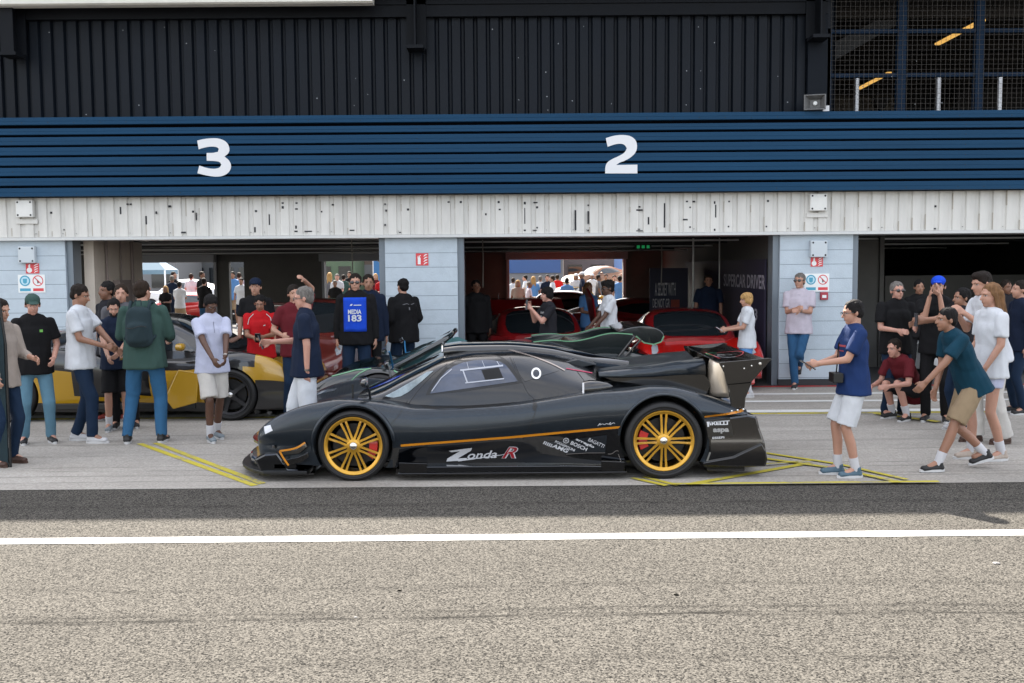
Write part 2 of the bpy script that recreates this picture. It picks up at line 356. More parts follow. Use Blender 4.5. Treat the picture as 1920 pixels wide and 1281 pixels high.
def holes():
    q = BAND; q.cur = 1
    marks = [(.125, .45), (.58, .5)]
    px_marks = [(96, 399, 4, 4), (226, 395, 2.5, 14), (239, 383, 4, 3), (245, 383, 4, 3), (274, 413, 2.5, 16), (293, 399, 3, 5), (318, 387, 5, 4), (362, 397, 4, 4), (368, 406, 2, 14), (344, 436, 9, 3), (480, 396, 4, 4), (505, 412, 2, 20), (530, 381, 4, 3), (530, 389, 4, 5), (478, 431, 3, 10), (556, 392, 5, 3), (556, 381, 4, 3), (555, 426, 3, 6), (555, 434, 6, 3), (578, 434, 14, 2.5), (603, 397, 3, 3), (624, 384, 4, 3),
      (722, 383, 3, 3), (724, 395, 3, 4), (722, 422, 3, 4), (765, 393, 4, 4), (841, 379, 4, 3), (864, 379, 4, 4), (935, 379, 4, 4), (937, 393, 4, 3), (911, 402, 3, 4), (984, 381, 4, 5), (984, 405, 1.5, 30), (984, 432, 4, 3), (1004, 380, 8, 2.5), (1007, 389, 4, 4), (1007, 427, 3, 3), (1003, 432, 7, 2), (1079, 413, 3, 38), (1103, 408, 3, 24), (1103, 385, 3, 3), (1103, 432, 3, 3), (1199, 388, 4, 3), (1199, 394, 12, 3), (1198, 430, 5, 2), (1199, 433, 12, 2), (1216, 414, 3, 14), (1246, 404, 3, 46), (1294, 389, 3, 3), (1288, 378, 4, 3), (1301, 378, 5, 3), (1285, 412, 9, 3), (1294, 426, 3, 3), (1340, 380, 3, 5), (1342, 396, 2.5, 24), (1340, 431, 3, 4), (1367, 378, 3, 3), (1366, 425, 3, 3), (1440, 377, 4, 4), (1437, 425, 3, 3), (1754, 387, 4, 4), (1753, 429, 4, 3), (660, 432, 9, 2.5), (120, 431, 2, 3), (750, 436, 4, 2)]
    for (x, y, w_, h) in px_marks:
        (xa, za) = W(x-w_/2, y+h/2, YW-.067); (xb, zb) = W(x+w_/2, y-h/2, YW-.067)
        q.box(xa, xb, YW-.0675, YW-.064, za, zb)
    n = int((XR-XL)/pitch_w)
    for i in range(n):
        x = XL+i*pitch_w+.155
        if rs.random() < .45: q.box(x, x+.007, YW-.0675, YW-.03, zb0+.045+rs.random()*.01, zb0+.058)
        q.cur = 2; rr_ = rs.random(); zz = zb0+rs.random()*.02 if rr_ < .5 else zb0+.3+rs.random()*.1
        if rs.random() < .6: q.box(x+.045, x+.052+rs.random()*.01, YW-.0661, YW-.03, zz, zz+.06+rs.random()*.22)
        q.cur = 1
    bo(q, 'white_band', [white_clad, hole_m, rust_m], recalc=False)
holes()
# --- blue fascia
YF = YW-.22
zf = [ZC(p, YF) for p in (362.5, 213.5)]
q = B()
levels = [362.5-333.5+0]  # planks measured from the bottom up
pls = [(362.5, 345.5), (342, 327), (323.8, 307.5), (304.5, 288.5), (285.5, 269.5), (266.5, 250.5), (247, 234), (228.5, 213.5)]
for i, (pb, pt) in enumerate(pls):
    z0, z1 = ZC(pb, YF), ZC(pt, YF); c = .018
    q.prism([(YF+.001, z0-.002), (YF-.036, z0+c*.4), (YF-.034, (z0+z1)/2-.004), (YF-.037, (z0+z1)/2), (YF-.034, z1-c*.3), (YF+.001, z1)], XL, XR, 'x')
q.cur = 1; q.box(XL, XR, YF, YW-.07, zf[0]-.005, zf[1]-.01); q.cur = 2
for i in range(90):
    x = XL+i*.4; 
    for (pb, pt) in (pls[0], pls[-1]): q.lathe([(0, YF-.036), (.008, YF-.035), (.009, YF-.028)], (x, 0, ZC((pb+pt)/2+3, YF)), 'y', 6)
for x in (W(150, 300, YF)[0]-3.1, W(25, 300, YF)[0], W(275, 300, YF)[0], W(530, 300, YF)[0], W(783, 300, YF)[0], W(1037, 300, YF)[0], W(1547, 300, YF)[0], W(1808, 300, YF)[0]):
    for (pb, pt) in pls[1:-1]: q.lathe([(0, YF-.038), (.009, YF-.036), (.010, YF-.028)], (x, 0, ZC((pb+pt)/2, YF)), 'y', 6)
bo(q, 'blue_fascia', [blue_clad, mat('fascia_groove', (.0008, .001, .002), .9, spec=.03), dark_steel], smooth=20)
# digits
white_sign = mat('white_sign_face', (.68, .69, .71), .35)
d3 = [(1030, 735), (1060, 727), (1110, 721), (1150, 724), (1185, 742), (1200, 775), (1195, 800), (1172, 818), (1198, 838), (1209, 868), (1198, 900), (1165, 920), (1120, 924), (1070, 915), (1031, 905), (1041, 865), (1080, 878), (1120, 883), (1148, 876), (1156, 860), (1148, 846), (1125, 841), (1080, 840), (1079, 799), (1115, 799), (1138, 793), (1143, 778), (1133, 768), (1105, 765), (1070, 770), (1038, 780)]
d2 = [(1380, 722), (1420, 709), (1465, 704), (1510, 710), (1538, 732), (1545, 765), (1538, 795), (1515, 820), (1480, 840), (1450, 850), (1435, 862), (1545, 860), (1545, 906), (1377, 906), (1377, 875), (1385, 850), (1410, 832), (1450, 815), (1480, 797), (1490, 775), (1480, 757), (1460, 750), (1430, 753), (1390, 767)]
def smooth_poly(p, keep=35, it=2):
    for _ in range(it):
        n = len(p); out = []
        for i in range(n):
            a, b_, c = Vector(p[i-1]), Vector(p[i]), Vector(p[(i+1) % n])
            if (b_-a).angle(c-b_) > math.radians(keep): out.append(p[i])
            else: out.append(tuple(b_*.75+a*.25)); out.append(tuple(b_*.75+c*.25))
        p = out
    return p
for (dg_, ox, nm, lb) in ((d3, 0, 'garage_number', 'white number 3 on the blue fascia over the left garage'), (d2, 640, 'garage_number', 'white number 2 on the blue fascia over the middle garage')):
    pts = [W(ox+x/2.784, y/2.784, YF-.036) for x, y in smooth_poly(dg_, 50, 2)]
    cx = sum(p[0] for p in pts)/len(pts); c0 = min(p[1] for p in pts)
    q = B(); q.prism([(a-cx, b_-c0) for a, b_ in pts], -.008, .003, 'y'); o = q.ob(nm, white_sign); o.location = (cx, YF-.036, c0); tag(o, lb, 'number sign', 'garage numbers')
# --- upper cladding (set back) with top beam
YU = YW+.12
xu1 = W(1545, 100, YU)[0]; zu0 = zf[1]-.02; zu1 = ZC(33, YU)
q = B(); q.add(*ribbed(XL, xu1, YU, zu0, zu1+.3, .2, .055, .125, edge=.022)); q.box(XL, xu1, YU+.06, YU+.2, zu0, zu1+.3); q.cur = 1; rs = random.Random(9)
for i in range(46):
    x = XL+7+rs.random()*19; z = zu0+.1+rs.random()*(zu1-zu0-.2)
    x = XL+round((x-XL)/.2)*.2+.03+rs.random()*.08; q.lathe([(0, YU-.002), (.006+rs.random()*.004, YU-.0005)], (x, 0, z), 'y', 6)
bo(q, 'upper_cladding', [navy_clad, mat('paint_chip', (.3, .32, .34), .7)], recalc=False)
q = B(); q.box(XL, xu1+.02, YU-.10, YU-.004, zu1, zu1+.40); q.box(XL, xu1+.02, YU-.13, YU-.10, zu1+.18, zu1+.40); bo(q, 'eaves_beam', beam_m)
q = B(); q.box(W(1512, 100, YU)[0], xu1+.03, YU-.09, YU-.002, zu0, zu1-.002); bo(q, 'corner_flashing', mat('corner_flashing', (.003, .0055, .010), .6, spec=.15))
q = B(); q.box(XL, XR, YF+.002, YU+.9, zu0-.06, zu0+.006); bo(q, 'fascia_cap', blue_clad)
# brackets (ends of the roof beams) 
for (bx, by) in ((14, 97), (778, 84), (1540, 64)):
    x, z = W(bx, by, YU-.42)
    q = B(); q.box(x-.012, x+.012, YU-.42, YU-.135, z, 6.6); q.box(x-.13, x+.13, YU-.44, YU-.10, z-.05, z); q.box(x-.10, x+.10, YU-.425, YU-.395, z+.002, 6.6) if bx < 100 else None
    q.box(x-.15, x+.15, YU-.13, YU-.101, z+.002, z+.75)
    bo(q, 'roof_bracket', beam_m)
# roof slab (its front edge casts the shade on the apron) and a pale gutter under its lip
q = B(); q.box(XL, XR, ROOF_Y, 28.4, ROOF_Z-.14, ROOF_Z); bo(q, 'roof', beam_m)
zg = ZC(4, 15.35)
q = B(); q.prism([(15.30, zg+.02), (15.34, zg), (15.5, zg), (15.52, zg+.05), (15.52, zg+.3), (15.30, zg+.3)], XL, W(700, 5, 15.4)[0], 'x'); bo(q, 'gutter', mat('gutter_white', (.75, .74, .68), .4, var=.05))
q = B(); q.box(XL, XR, 15.32, 15.36, zg+.302, ROOF_Z-.142); bo(q, 'gutter_hanger', beam_m)
# --- terrace (upper right)
blue_post = mat('blue_post', (.003, .014, .034), .6, spec=.12)
q = B()
for px in (1692, 1838): x = W(px, 100, YU)[0]; q.box(x-.063, x+.063, YU, YU+.12, zu0, 6.55)
q.box(xu1+.03, xu1+.12, YU, YU+.1, zu0, ZC(58, YU))
bo(q, 'terrace_post', blue_post)
q = B()
for py in (63.5, 146): z = ZC(py, YU); q.box(xu1+.12, XR, YU+.02, YU+.1, z-.03, z+.03)
bo(q, 'terrace_beam', blue_post)
q = B(); ym = YU-.012; x = xu1+.10
while x < XR: q.box(x, x+.0035, ym, ym+.0035, zu0, 6.5); x += .075
z = zu0+.03
while z < 6.5: q.box(xu1+.1, XR, ym+.004, ym+.0075, z, z+.0028); z += .075
mesh_o = q.ob('wire_mesh', mat('mesh_wire', (.06, .052, .045), .5, metal=.3)); mesh_o.data.transform(Matrix.Translation((0, -YU, -zu0))); mesh_o.location = (0, YU, zu0); tag(mesh_o, 'fine wire mesh screen across the open upper terrace', 'wire screen')
rail = empty('terrace_railing', (W(1740, 150, YU+.6)[0], YU+.6, zu0)); tag(rail, 'white posted railing behind the wire mesh of the upper terrace', 'railing')
white_pt = mat('white_gloss_paint', (.75, .76, .78), .35)
for px in (1607, 1760, 1875, 2020):
    q = B(); x = W(px, 170, YU+.6)[0]; q.box(x-.026, x+.026, YU+.58, YU+.63, zu0, ZC(152, YU+.6)); q.box(x-.035, x+.035, YU+.57, YU+.64, ZC(152, YU+.6), ZC(148, YU+.6)); bo(q, 'rail_post', white_pt, rail)
q = B(); z = ZC(148, YU+.6); q.box(xu1+.2, XR, YU+.59, YU+.615, z, z+.018); bo(q, 'handrail', white_pt, rail)
beige_block = mat('beige_blockwork', (.15, .13, .10), .8, var=.1)
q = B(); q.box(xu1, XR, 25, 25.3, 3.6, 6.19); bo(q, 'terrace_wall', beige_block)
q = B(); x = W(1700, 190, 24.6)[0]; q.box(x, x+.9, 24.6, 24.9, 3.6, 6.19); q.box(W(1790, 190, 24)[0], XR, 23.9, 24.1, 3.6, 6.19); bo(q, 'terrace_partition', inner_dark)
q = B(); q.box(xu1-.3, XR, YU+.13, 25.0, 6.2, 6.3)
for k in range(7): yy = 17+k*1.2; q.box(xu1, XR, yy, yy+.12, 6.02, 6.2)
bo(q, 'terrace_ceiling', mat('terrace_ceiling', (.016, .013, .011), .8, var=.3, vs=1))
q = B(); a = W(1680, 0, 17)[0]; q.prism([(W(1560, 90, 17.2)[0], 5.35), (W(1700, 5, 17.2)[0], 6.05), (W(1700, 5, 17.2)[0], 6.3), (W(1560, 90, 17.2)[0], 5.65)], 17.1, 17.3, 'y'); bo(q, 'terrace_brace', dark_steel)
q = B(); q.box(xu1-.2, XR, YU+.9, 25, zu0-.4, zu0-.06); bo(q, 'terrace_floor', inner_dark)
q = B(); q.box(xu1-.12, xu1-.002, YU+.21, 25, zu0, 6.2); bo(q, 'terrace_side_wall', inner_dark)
lampm = mat('lit_tube', (1, .56, .14), .4, emit=.2)
for (xx, ya, yb, lb) in ((7.92, 17.0, 18.8, 'long yellow tube light, the nearer one on the terrace ceiling'), (8.06, 21.5, 23.4, 'short looking yellow tube light deeper under the terrace ceiling')):
    t_ = empty('tube_light', (xx, (ya+yb)/2, 6.0)); tag(t_, lb, 'ceiling light', 'tube lights on the terrace')
    h = (yb-ya)/2
    q = B(); q.box(-.05, .05, -h, h, -.04, .0); q.ob('lamp_tube', lampm, t_, bevel=.01); q = B(); q.box(-.06, .06, -h-.04, h+.04, .001, .05); q.ob('lamp_housing', dark_steel, t_)
q = B(); x, z = W(1645, 196, 24.5); q.prism([(-.2, .12), (.2, .12), (.1, -.1), (0, -.2), (-.1, -.12)], -.1, .1, 'y'); o = q.ob('hanging_lamp', dark_steel); o.location = (x, 24.3, z); tag(o, 'small black fitting in front of the beige upper terrace wall', 'wall lamp')
# --- inside the garages
DB = 28.0
zc_in = 2.72
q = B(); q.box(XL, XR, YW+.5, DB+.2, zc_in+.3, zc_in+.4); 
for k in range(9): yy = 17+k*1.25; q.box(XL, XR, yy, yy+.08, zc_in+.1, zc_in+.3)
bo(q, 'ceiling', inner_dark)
# rear wall with openings (pixel spans measured on the rear plane)
opn = [W(a, 500, DB)[0] for a in (246, 401, 429, 457, 609, 757, 955, 1168)]
zr = ZC(487.5, DB)
segs = [(XL, opn[0]), (opn[1], opn[2]), (opn[3], opn[4]), (opn[5], opn[6]), (opn[7], XR)]
q = B()
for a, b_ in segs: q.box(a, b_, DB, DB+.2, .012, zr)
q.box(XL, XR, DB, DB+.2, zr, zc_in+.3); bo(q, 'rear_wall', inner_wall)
q = B()
for a, b_ in ((opn[4], opn[5]), (opn[6], opn[7]), (opn[0], opn[1])):
    q.box(a-.08, a-.002, DB-.06, DB-.002, .012, zr+.05); q.box(b_+.002, b_+.08, DB-.06, DB-.002, .012, zr+.05)
    q.box(a-.1, b_+.1, DB-.35, DB-.07, zr, zr+.33)
bo(q, 'rear_shutter_frame', mat('pale_frame', (.3, .31, .33), .5))
# partitions
def part(x, y0, y1, m, nm='partition_wall'):
    q = B(); q.box(x-.08, x+.08, y0, y1, .012, zc_in+.3); return bo(q, nm, m)
pcs = [(a+b_)/2 for a, b_ in pil]
part(pil[1][1]+.19, YW+.43, 18.3, mat('cream_wall', (.66, .58, .49), .8, var=.08, vs=2, bump=.2))
part(pil[2][0]+.25, YW+.43, DB, inner_wall)
part(pil[3][0]-.02+.1, YW+.43, DB, inner_wall)
part(pil[4][0], YW+.43, DB, inner_dark)
# roller doors, tracks and pipes under the lintel
q = B()
for a, b_ in zip(pil[:-1], pil[1:]):
    q.lathe([(0, a[1]+.1), (.17, a[1]+.1), (.17, b_[0]-.1), (0, b_[0]-.1)], (0, YW+.75, zc_in+.02), 'x', 16)
bo(q, 'roller_door', dark_steel, smooth=40)
q = B()
for yy, zz in ((17.2, 2.42), (18.6, 2.38), (21, 2.33), (24, 2.30)):
    q.box(XL+4, XR-4, yy, yy+.05, zz, zz+.03)
bo(q, 'ceiling_track', steel_lt)
q = B()
for yy, zz in ((17.9, 2.42), (19.6, 2.36), (22, 2.33), (26, 2.32)):
    q.box(XL+4, XR-4, yy, yy+.3, zz, zz+.26)
bo(q, 'ceiling_duct', dark_steel)
q = B(); px_ = pil[1][1]+.28
for (yy, r_) in ((16.6, .02), (17.2, .015), (17.7, .03)): q.tube([(px_+.03, yy, .6), (px_+.03, yy, 2.5)], r_)
q.box(px_, px_+.12, 16.9, 17.4, .9, 1.75); bo(q, 'wall_pipe', mat('pipe_paint', (.25, .2, .18), .6))
# glass partition line + banners in the middle garage
xr_in = pil[3][0]+.0
pan = empty('event_banner', (xr_in-.02, 21, .012)); tag(pan, 'long dark violet banner with pale lettering along the right inner wall', 'banner')
q = B(); q.box(xr_in-.06, xr_in-.03, YW+.7, 24, .3, 2.02); o = bo(q, 'banner_cloth', mat('violet_banner', (.035, .03, .06), .6, var=.2, vs=1), pan)
def wall_text(s, y0, z0, ln, h, x, m, parent, bold=.0):
    vs, fs = text_poly(s, 0, 0, ln, h, bold=bold); q = B(); q.add([(x, y0-a, z0+b_) for a, b_ in vs], fs)
    return bo(q, 'lettering', m, parent, recalc=False)
pale_ink = mat('pale_ink', (.5, .48, .55), .6)
wall_text('SUPERCAR DRIVER', 19.6, 1.52, 3.2, .24, xr_in-.064, pale_ink, pan, .02); wall_text('2003', 17.9, .98, 1.0, .2, xr_in-.064, pale_ink, pan, .02)
st = empty('roll_up_banner', (W(1245, 600, 22.6)[0], 22.6, .012)); tag(st, 'dark roll-up display with tall white condensed lettering behind the red cars', 'banner stand')
x0, x1 = W(1218, 500, 22.6)[0], W(1290, 500, 22.6)[0]
q = B(); q.box(x0, x1, 22.6, 22.63, .05, ZC(505, 22.6)); q.box(x0-.03, x1+.03, 22.5, 22.72, .012, .06); bo(q, 'banner_panel', mat('banner_navy', (.045, .045, .085), .6), st)
ink = mat('white_ink', (.72, .7, .74), .6, emit=0)
for (s, ya, yb, xa, xb) in (('A SECRET WITH', 555, 530, 1228, 1267), ('DE NOT GR', 577, 560, 1224, 1256)):
    (a, z0), (b_, z1) = W(xa, ya, 22.59), W(xb, yb, 22.59)
    vs, fs = text_poly(s, a, z0, b_-a, z1-z0, bold=.01); q = B(); q.add([(u, 22.594, v) for u, v in vs], fs); bo(q, 'lettering', ink, st, recalc=False)
(a, z0), (b_, z1) = W(1258, 590, 22.59), W(1274, 562, 22.59)
q = B(); q.box(a, b_, 22.592, 22.598, z0, z1); bo(q, 'red_panel', mat('banner_red', (.45, .08, .05), .6), st)
q = B(); xg = W(1300, 500, 19.5)[0]; q.box(xg-.015, xg+.015, 19.5, 19.54, .012, 2.7); q.box(xg+.5, xg+.52, 19.5, 19.53, .012, 2.7)
bo(q, 'glazing_bar', steel_lt)
# garage 1 (right) inner details
q = B(); q.box(W(1650, 500, 18.5)[0], W(1658, 500, 18.5)[0], 18.5, 18.6, .012, 2.7); q.box(W(1600, 500, 18.55)[0], W(1650, 500, 18.5)[0], 18.55, 18.7, .012, 2.38); q.box(W(1660, 500, 19.5)[0], XR, 19.5, 19.6, .012, 1.7); bo(q, 'inner_partition', inner_wall)
# --- things on the facade
def wall_box(px, py, size, Y, lb, plate=False, m=None):
    x, z = W(px, py, Y); t_ = empty('junction_box', (x, Y, z)); tag(t_, lb, 'junction box', 'square junction boxes on the facade')
    m = m or mat('box_paint', (.66, .66, .63), .5, var=.08)
    h = size/2; q = B(); q.box(-h, h, -.09, 0, -h, h); q.ob('box_body', m, t_, bevel=.012)
    q = B()
    for sx in (-1, 1):
        for sz in (-1, 1): q.lathe([(0, -.094), (.014, -.093), (.016, -.0905)], (sx*h*.75, 0, sz*h*.75), 'y', 8)
    split_loose(q.ob('screw', dark_steel, t_))
    if plate:
        q = B(); q.box(-.17, .17, -.02, 0, -h-.1, -h-.03); q.ob('mounting_plate', white_clad, t_, bevel=.004)
wall_box(50, 392, .265, YW-.066, 'white box with corner screws on the ribbed band at the far left', True)
wall_box(1532, 380, .265, YW-.066, 'white box with corner screws on the ribbed band above the right pillar', True)
pm = mat('box_bluegrey', (.5, .55, .58), .5)
wall_box(54, 478, .26, YW, 'pale square cover box high on the left blockwork pillar', False, pm)
wall_box(1533, 467, .26, YW, 'pale square cover box high on the right blockwork pillar', False, pm)
sign_red = mat('sign_red', (.62, .05, .06), .4); sign_white = mat('sign_white', (.75, .77, .76), .4); sign_blue = mat('sign_teal', (.06, .32, .46), .4); sign_black = mat('sign_black', (.03, .04, .05), .4)
def ell(cx, cz, r, n=20, rz=None):
    rz = rz or r; return [(cx+r*math.cos(2*math.pi*k/n), cz+rz*math.sin(2*math.pi*k/n)) for k in range(n)]
def ring(b, cx, cz, r, w_, y, n=24):
    vs = [(cx+rr*math.cos(2*math.pi*k/n), y, cz+rr*math.sin(2*math.pi*k/n)) for rr in (r, r-w_) for k in range(n)]
    b.add(vs, [(k, (k+1) % n, (k+1) % n+n, k+n) for k in range(n)])
def flat(b, poly, y): b.add([(x, y, z) for x, z in poly], [tuple(range(len(poly)))])
def fire_sign(px0, py0, px1, py1, lb, ext):
    Y = YW-.004; (x0, z0), (x1, z1) = W(px0, py1, Y), W(px1, py0, Y); w_ = x1-x0; h = z1-z0
    t_ = empty('fire_sign', (x0, Y, z0)); tag(t_, lb, 'sign', 'red fire signs on the pillars')
    q = B(); q.box(0, w_, -.004, .002, 0, h); q.ob('sign_board', sign_red, t_)
    q = B(); y = -.0055
    if ext:
        flat(q, [(w_*.15, h*.1), (w_*.38, h*.1), (w_*.38, h*.6), (w_*.3, h*.72), (w_*.22, h*.72), (w_*.15, h*.6)], y); flat(q, [(w_*.2, h*.76), (w_*.4, h*.86), (w_*.4, h*.8), (w_*.3, h*.72)], y); flat(q, [(w_*.1, h*.6), (w_*.13, h*.6), (w_*.2, h*.78), (w_*.17, h*.8)], y)
    else:
        flat(q, ell(w_*.27, h*.33, w_*.2, 16, h*.26), y); flat(q, [(w_*.2, h*.6), (w_*.34, h*.6), (w_*.34, h*.92), (w_*.27, h*.92), (w_*.2, h*.8)], y)
    for k in range(4):
        a = .08+k*.22; flat(q, [(w_*.6, h*a), (w_*.66, h*a), (w_*.8, h*(a+.1)), (w_*.92, h*(a+.14)), (w_*.92, h*(a+.2)), (w_*.74, h*(a+.17))], y)
    q.ob('sign_pictogram', sign_white, t_, recalc=False)
fire_sign(780, 475, 803, 498, 'red and white fire extinguisher sign on the centre pillar', True)
fire_sign(49, 494, 73, 513, 'red fire alarm sign under the cover box on the left pillar', False)
fire_sign(1520, 482, 1543, 500, 'red fire alarm sign under the cover box on the right pillar', False)
def safety_sign(px0, py0, px1, py1, lb):
    Y = YW-.004; (x0, z0), (x1, z1) = W(px0, py1, Y), W(px1, py0, Y); w_ = x1-x0; h = z1-z0
    t_ = empty('safety_sign', (x0, Y, z0)); tag(t_, lb, 'sign', 'safety notices on the pillars')
    q = B(); q.box(0, w_, -.004, .002, 0, h); q.ob('sign_board', sign_white, t_)
    r = w_*.2; q = B(); y = -.0055
    flat(q, ell(w_*.26, h*.66, r), y); flat(q, [(w_*.06, h*.08), (w_*.46, h*.08), (w_*.46, h*.24), (w_*.06, h*.24)], y); q.ob('blue_symbol', sign_blue, t_, recalc=False)
    q = B(); flat(q, ell(w_*.26, h*.66, r*.75), y-.001); q.ob('symbol_disc', mat('pale_blue', (.45, .66, .75), .4), t_, recalc=False)
    q = B(); flat(q, [(w_*.19, h*.55), (w_*.26, h*.49), (w_*.33, h*.55), (w_*.34, h*.78), (w_*.18, h*.78)], y-.002); q.ob('symbol_figure', sign_blue, t_, recalc=False)
    q = B(); ring(q, w_*.74, h*.66, r, r*.17, y); flat(q, [(w_*.74-r*.72, h*.66+r*.6), (w_*.74-r*.6, h*.66+r*.72), (w_*.74+r*.72, h*.66-r*.6), (w_*.74+r*.6, h*.66-r*.72)], y-.001)
    flat(q, [(w_*.55, h*.08), (w_*.94, h*.08), (w_*.94, h*.24), (w_*.55, h*.24)], y); q.ob('red_symbol', sign_red, t_, recalc=False)
    q = B(); flat(q, [(w_*.72, h*.5), (w_*.78, h*.54), (w_*.74, h*.64), (w_*.7, h*.74), (w_*.68, h*.73), (w_*.71, h*.62)], y+.0005); q.ob('match_symbol', sign_black, t_, recalc=False)
safety_sign(35, 515, 84, 549, 'white notice with blue mask circle and no-naked-flame circle on the left pillar')
safety_sign(1508, 513, 1555, 547, 'white notice with blue mask circle and no-naked-flame circle on the right pillar')
x, z = W(1544, 555, YW); t_ = empty('alarm_call_point', (x, YW, z)); tag(t_, 'small dark red call point box below the right safety notice', 'alarm box')
q = B(); q.box(-.06, .06, -.05, 0, -.06, .06); q.ob('call_point_case', mat('alarm_red', (.35, .03, .05), .4), t_, bevel=.006); q = B(); q.box(-.035, .03, -.053, -.049, -.03, .015); q.ob('call_point_window', sign_white, t_)
# horn loudspeaker on the ledge
x, z = W(1531, 207, YF-.02); ls = empty('horn_loudspeaker', (x, YF-.02, zf[1]+.001)); tag(ls, 'grey rectangular horn loudspeaker standing on the blue fascia ledge', 'loudspeaker')
hs = .21
q = B(); cy = .0
def rect(cx, cz, w_, h, y): return [(cx-w_/2, y, cz-h/2), (cx+w_/2, y, cz-h/2), (cx+w_/2, y, cz+h/2), (cx-w_/2, y, cz+h/2)]
rings = [rect(-.03, .125, .31, .225, -.1), rect(-.03, .125, .325, .235, -.09), rect(-.02, .12, .2, .15, .05), rect(.0, .12, .1, .09, .16)]
inner = [rect(-.03, .125, .29, .205, -.1), rect(-.02, .12, .15, .12, .04)]
vs = []; fs = []
for r_ in rings: vs += r_
for i in range(3):
    for k in range(4): fs.append((i*4+k, i*4+(k+1) % 4, (i+1)*4+(k+1) % 4, (i+1)*4+k))
fs.append((15, 14, 13, 12)); nb = len(vs)
for r_ in inner: vs += r_
for k in range(4): fs.append((k, nb+k, nb+(k+1) % 4, (k+1) % 4)); fs.append((nb+k, nb+4+k, nb+4+(k+1) % 4, nb+(k+1) % 4))
fs.append((nb+4, nb+7, nb+6, nb+5))
q.add(vs, fs); q.mesh; q.ob('horn', mat('horn_grey', (.13, .13, .13), .45), ls, recalc=False)
q = B(); q.lathe([(0, -.02), (.03, -.01), (.035, .03)], (-.02, 0, .12), 'y', 12); q.ob('driver_tip', sign_white, ls, smooth=60)
q = B(); q.tube([(.0, .12, .12), (.14, .12, .06)], .03); q.box(.1, .19, .05, .15, 0, .085); q.ob('bracket', white_pt, ls)
ls.rotation_euler = (0, 0, -.25)

x, z = W(1206, 463, 20.4); t_ = empty('exit_sign', (x, 20.4, z)); tag(t_, 'tiny green lit exit sign under the ceiling of the middle garage', 'sign')
q = B(); q.box(-.17, .17, 0, .04, -.06, .06); q.ob('sign_case', dark_steel, t_)
q = B(); [q.box(k*.1-.03, k*.1+.03, -.004, -.001, -.03, .03) for k in (-1, 0, 1)]; split_loose(q.ob('sign_symbol', mat('exit_green', (.02, .5, .15), .5, emit=.06), t_))
# ---------------------------------------------------------------- car tools
def herm(xs, ys, x):
    n = len(xs)
    if x <= xs[0]: return ys[0]
    if x >= xs[-1]: return ys[-1]
    i = 0
    while x > xs[i+1]: i += 1
    def slope(j):
        if j == 0: return (ys[1]-ys[0])/(xs[1]-xs[0])
        if j == n-1: return (ys[-1]-ys[-2])/(xs[-1]-xs[-2])
        a = (ys[j]-ys[j-1])/(xs[j]-xs[j-1]); b_ = (ys[j+1]-ys[j])/(xs[j+1]-xs[j])
        if a*b_ <= 0: return 0
        return 2*a*b_/(a+b_)
    h = xs[i+1]-xs[i]; t = (x-xs[i])/h; m0 = slope(i); m1 = slope(i+1)
    return (2*t**3-3*t**2+1)*ys[i]+(t**3-2*t**2+t)*h*m0+(-2*t**3+3*t**2)*ys[i+1]+(t**3-t**2)*h*m1
def loft(st, nx=90, sub=5, crease=()):
    """st: list of (x, [(y,z)...half section, bottom centre to top centre]); returns B with the full mirrored closed body"""
    xs = [s[0] for s in st]; m_ = len(st[0][1])
    samp = sorted(set([xs[0]+(xs[-1]-xs[0])*i/nx for i in range(nx+1)]+xs))
    sm = [samp[0]]
    for x in samp[1:]:
        if x-sm[-1] > (xs[-1]-xs[0])/nx*.35 or x == samp[-1]: sm.append(x)
    b = B(); rings = []
    for x in sm:
        P = [Vector((herm(xs, [s[1][k][0] for s in st], x), herm(xs, [s[1][k][1] for s in st], x))) for k in range(m_)]
        half = [P[0]]
        for k in range(m_-1):
            p1, p2 = P[k], P[k+1]
            p0 = P[k-1] if (k > 0 and k not in crease) else p1-(p2-p1)*.5
            p3 = P[k+2] if (k+2 < m_ and (k+1) not in crease) else p2+(p2-p1)*.5
            if k+1 == m_-1: p3 = Vector((-P[m_-2].x, P[m_-2].y))
            for j in range(1, sub+1):
                t = j/sub
                q = .5*((2*p1)+(p2-p0)*t+(2*p0-5*p1+4*p2-p3)*t*t+(3*p1-p0-3*p2+p3)*t**3); half.append(q)
        half[0].x = 0; half[-1].x = 0
        ring_ = [(x, -p.x, p.y) for p in half]+[(x, p.x, p.y) for p in reversed(half[1:-1])]
        rings.append(ring_)
    n = len(rings[0]); vs = [v for r_ in rings for v in r_]
    fs = [(i*n+k, i*n+(k+1) % n, (i+1)*n+(k+1) % n, (i+1)*n+k) for i in range(len(rings)-1) for k in range(n)]
    fs += [tuple(range(n-1, -1, -1)), tuple((len(rings)-1)*n+k for k in range(n))]
    b.add(vs, fs); return b
def cut(me, cutter_b, name='cut'):
    o = bpy.data.objects.new('tmp', me); COL.objects.link(o)
    c = bpy.data.objects.new('tmpc', cutter_b.mesh()); COL.objects.link(c)
    md = o.modifiers.new('b', 'BOOLEAN'); md.operation = 'DIFFERENCE'; md.object = c; md.solver = 'EXACT'
    dg = bpy.context.evaluated_depsgraph_get(); out = bpy.data.meshes.new_from_object(o.evaluated_get(dg))
    bpy.data.objects.remove(o); bpy.data.objects.remove(c); out.name = name; return out
def bvh_of(*meshes):
    vs = []; fs = []
    for me in meshes:
        k = len(vs); vs += [v.co.copy() for v in me.vertices]; fs += [tuple(i+k for i in p.vertices) for p in me.polygons]
    return BVHTree.FromPolygons(vs, fs)
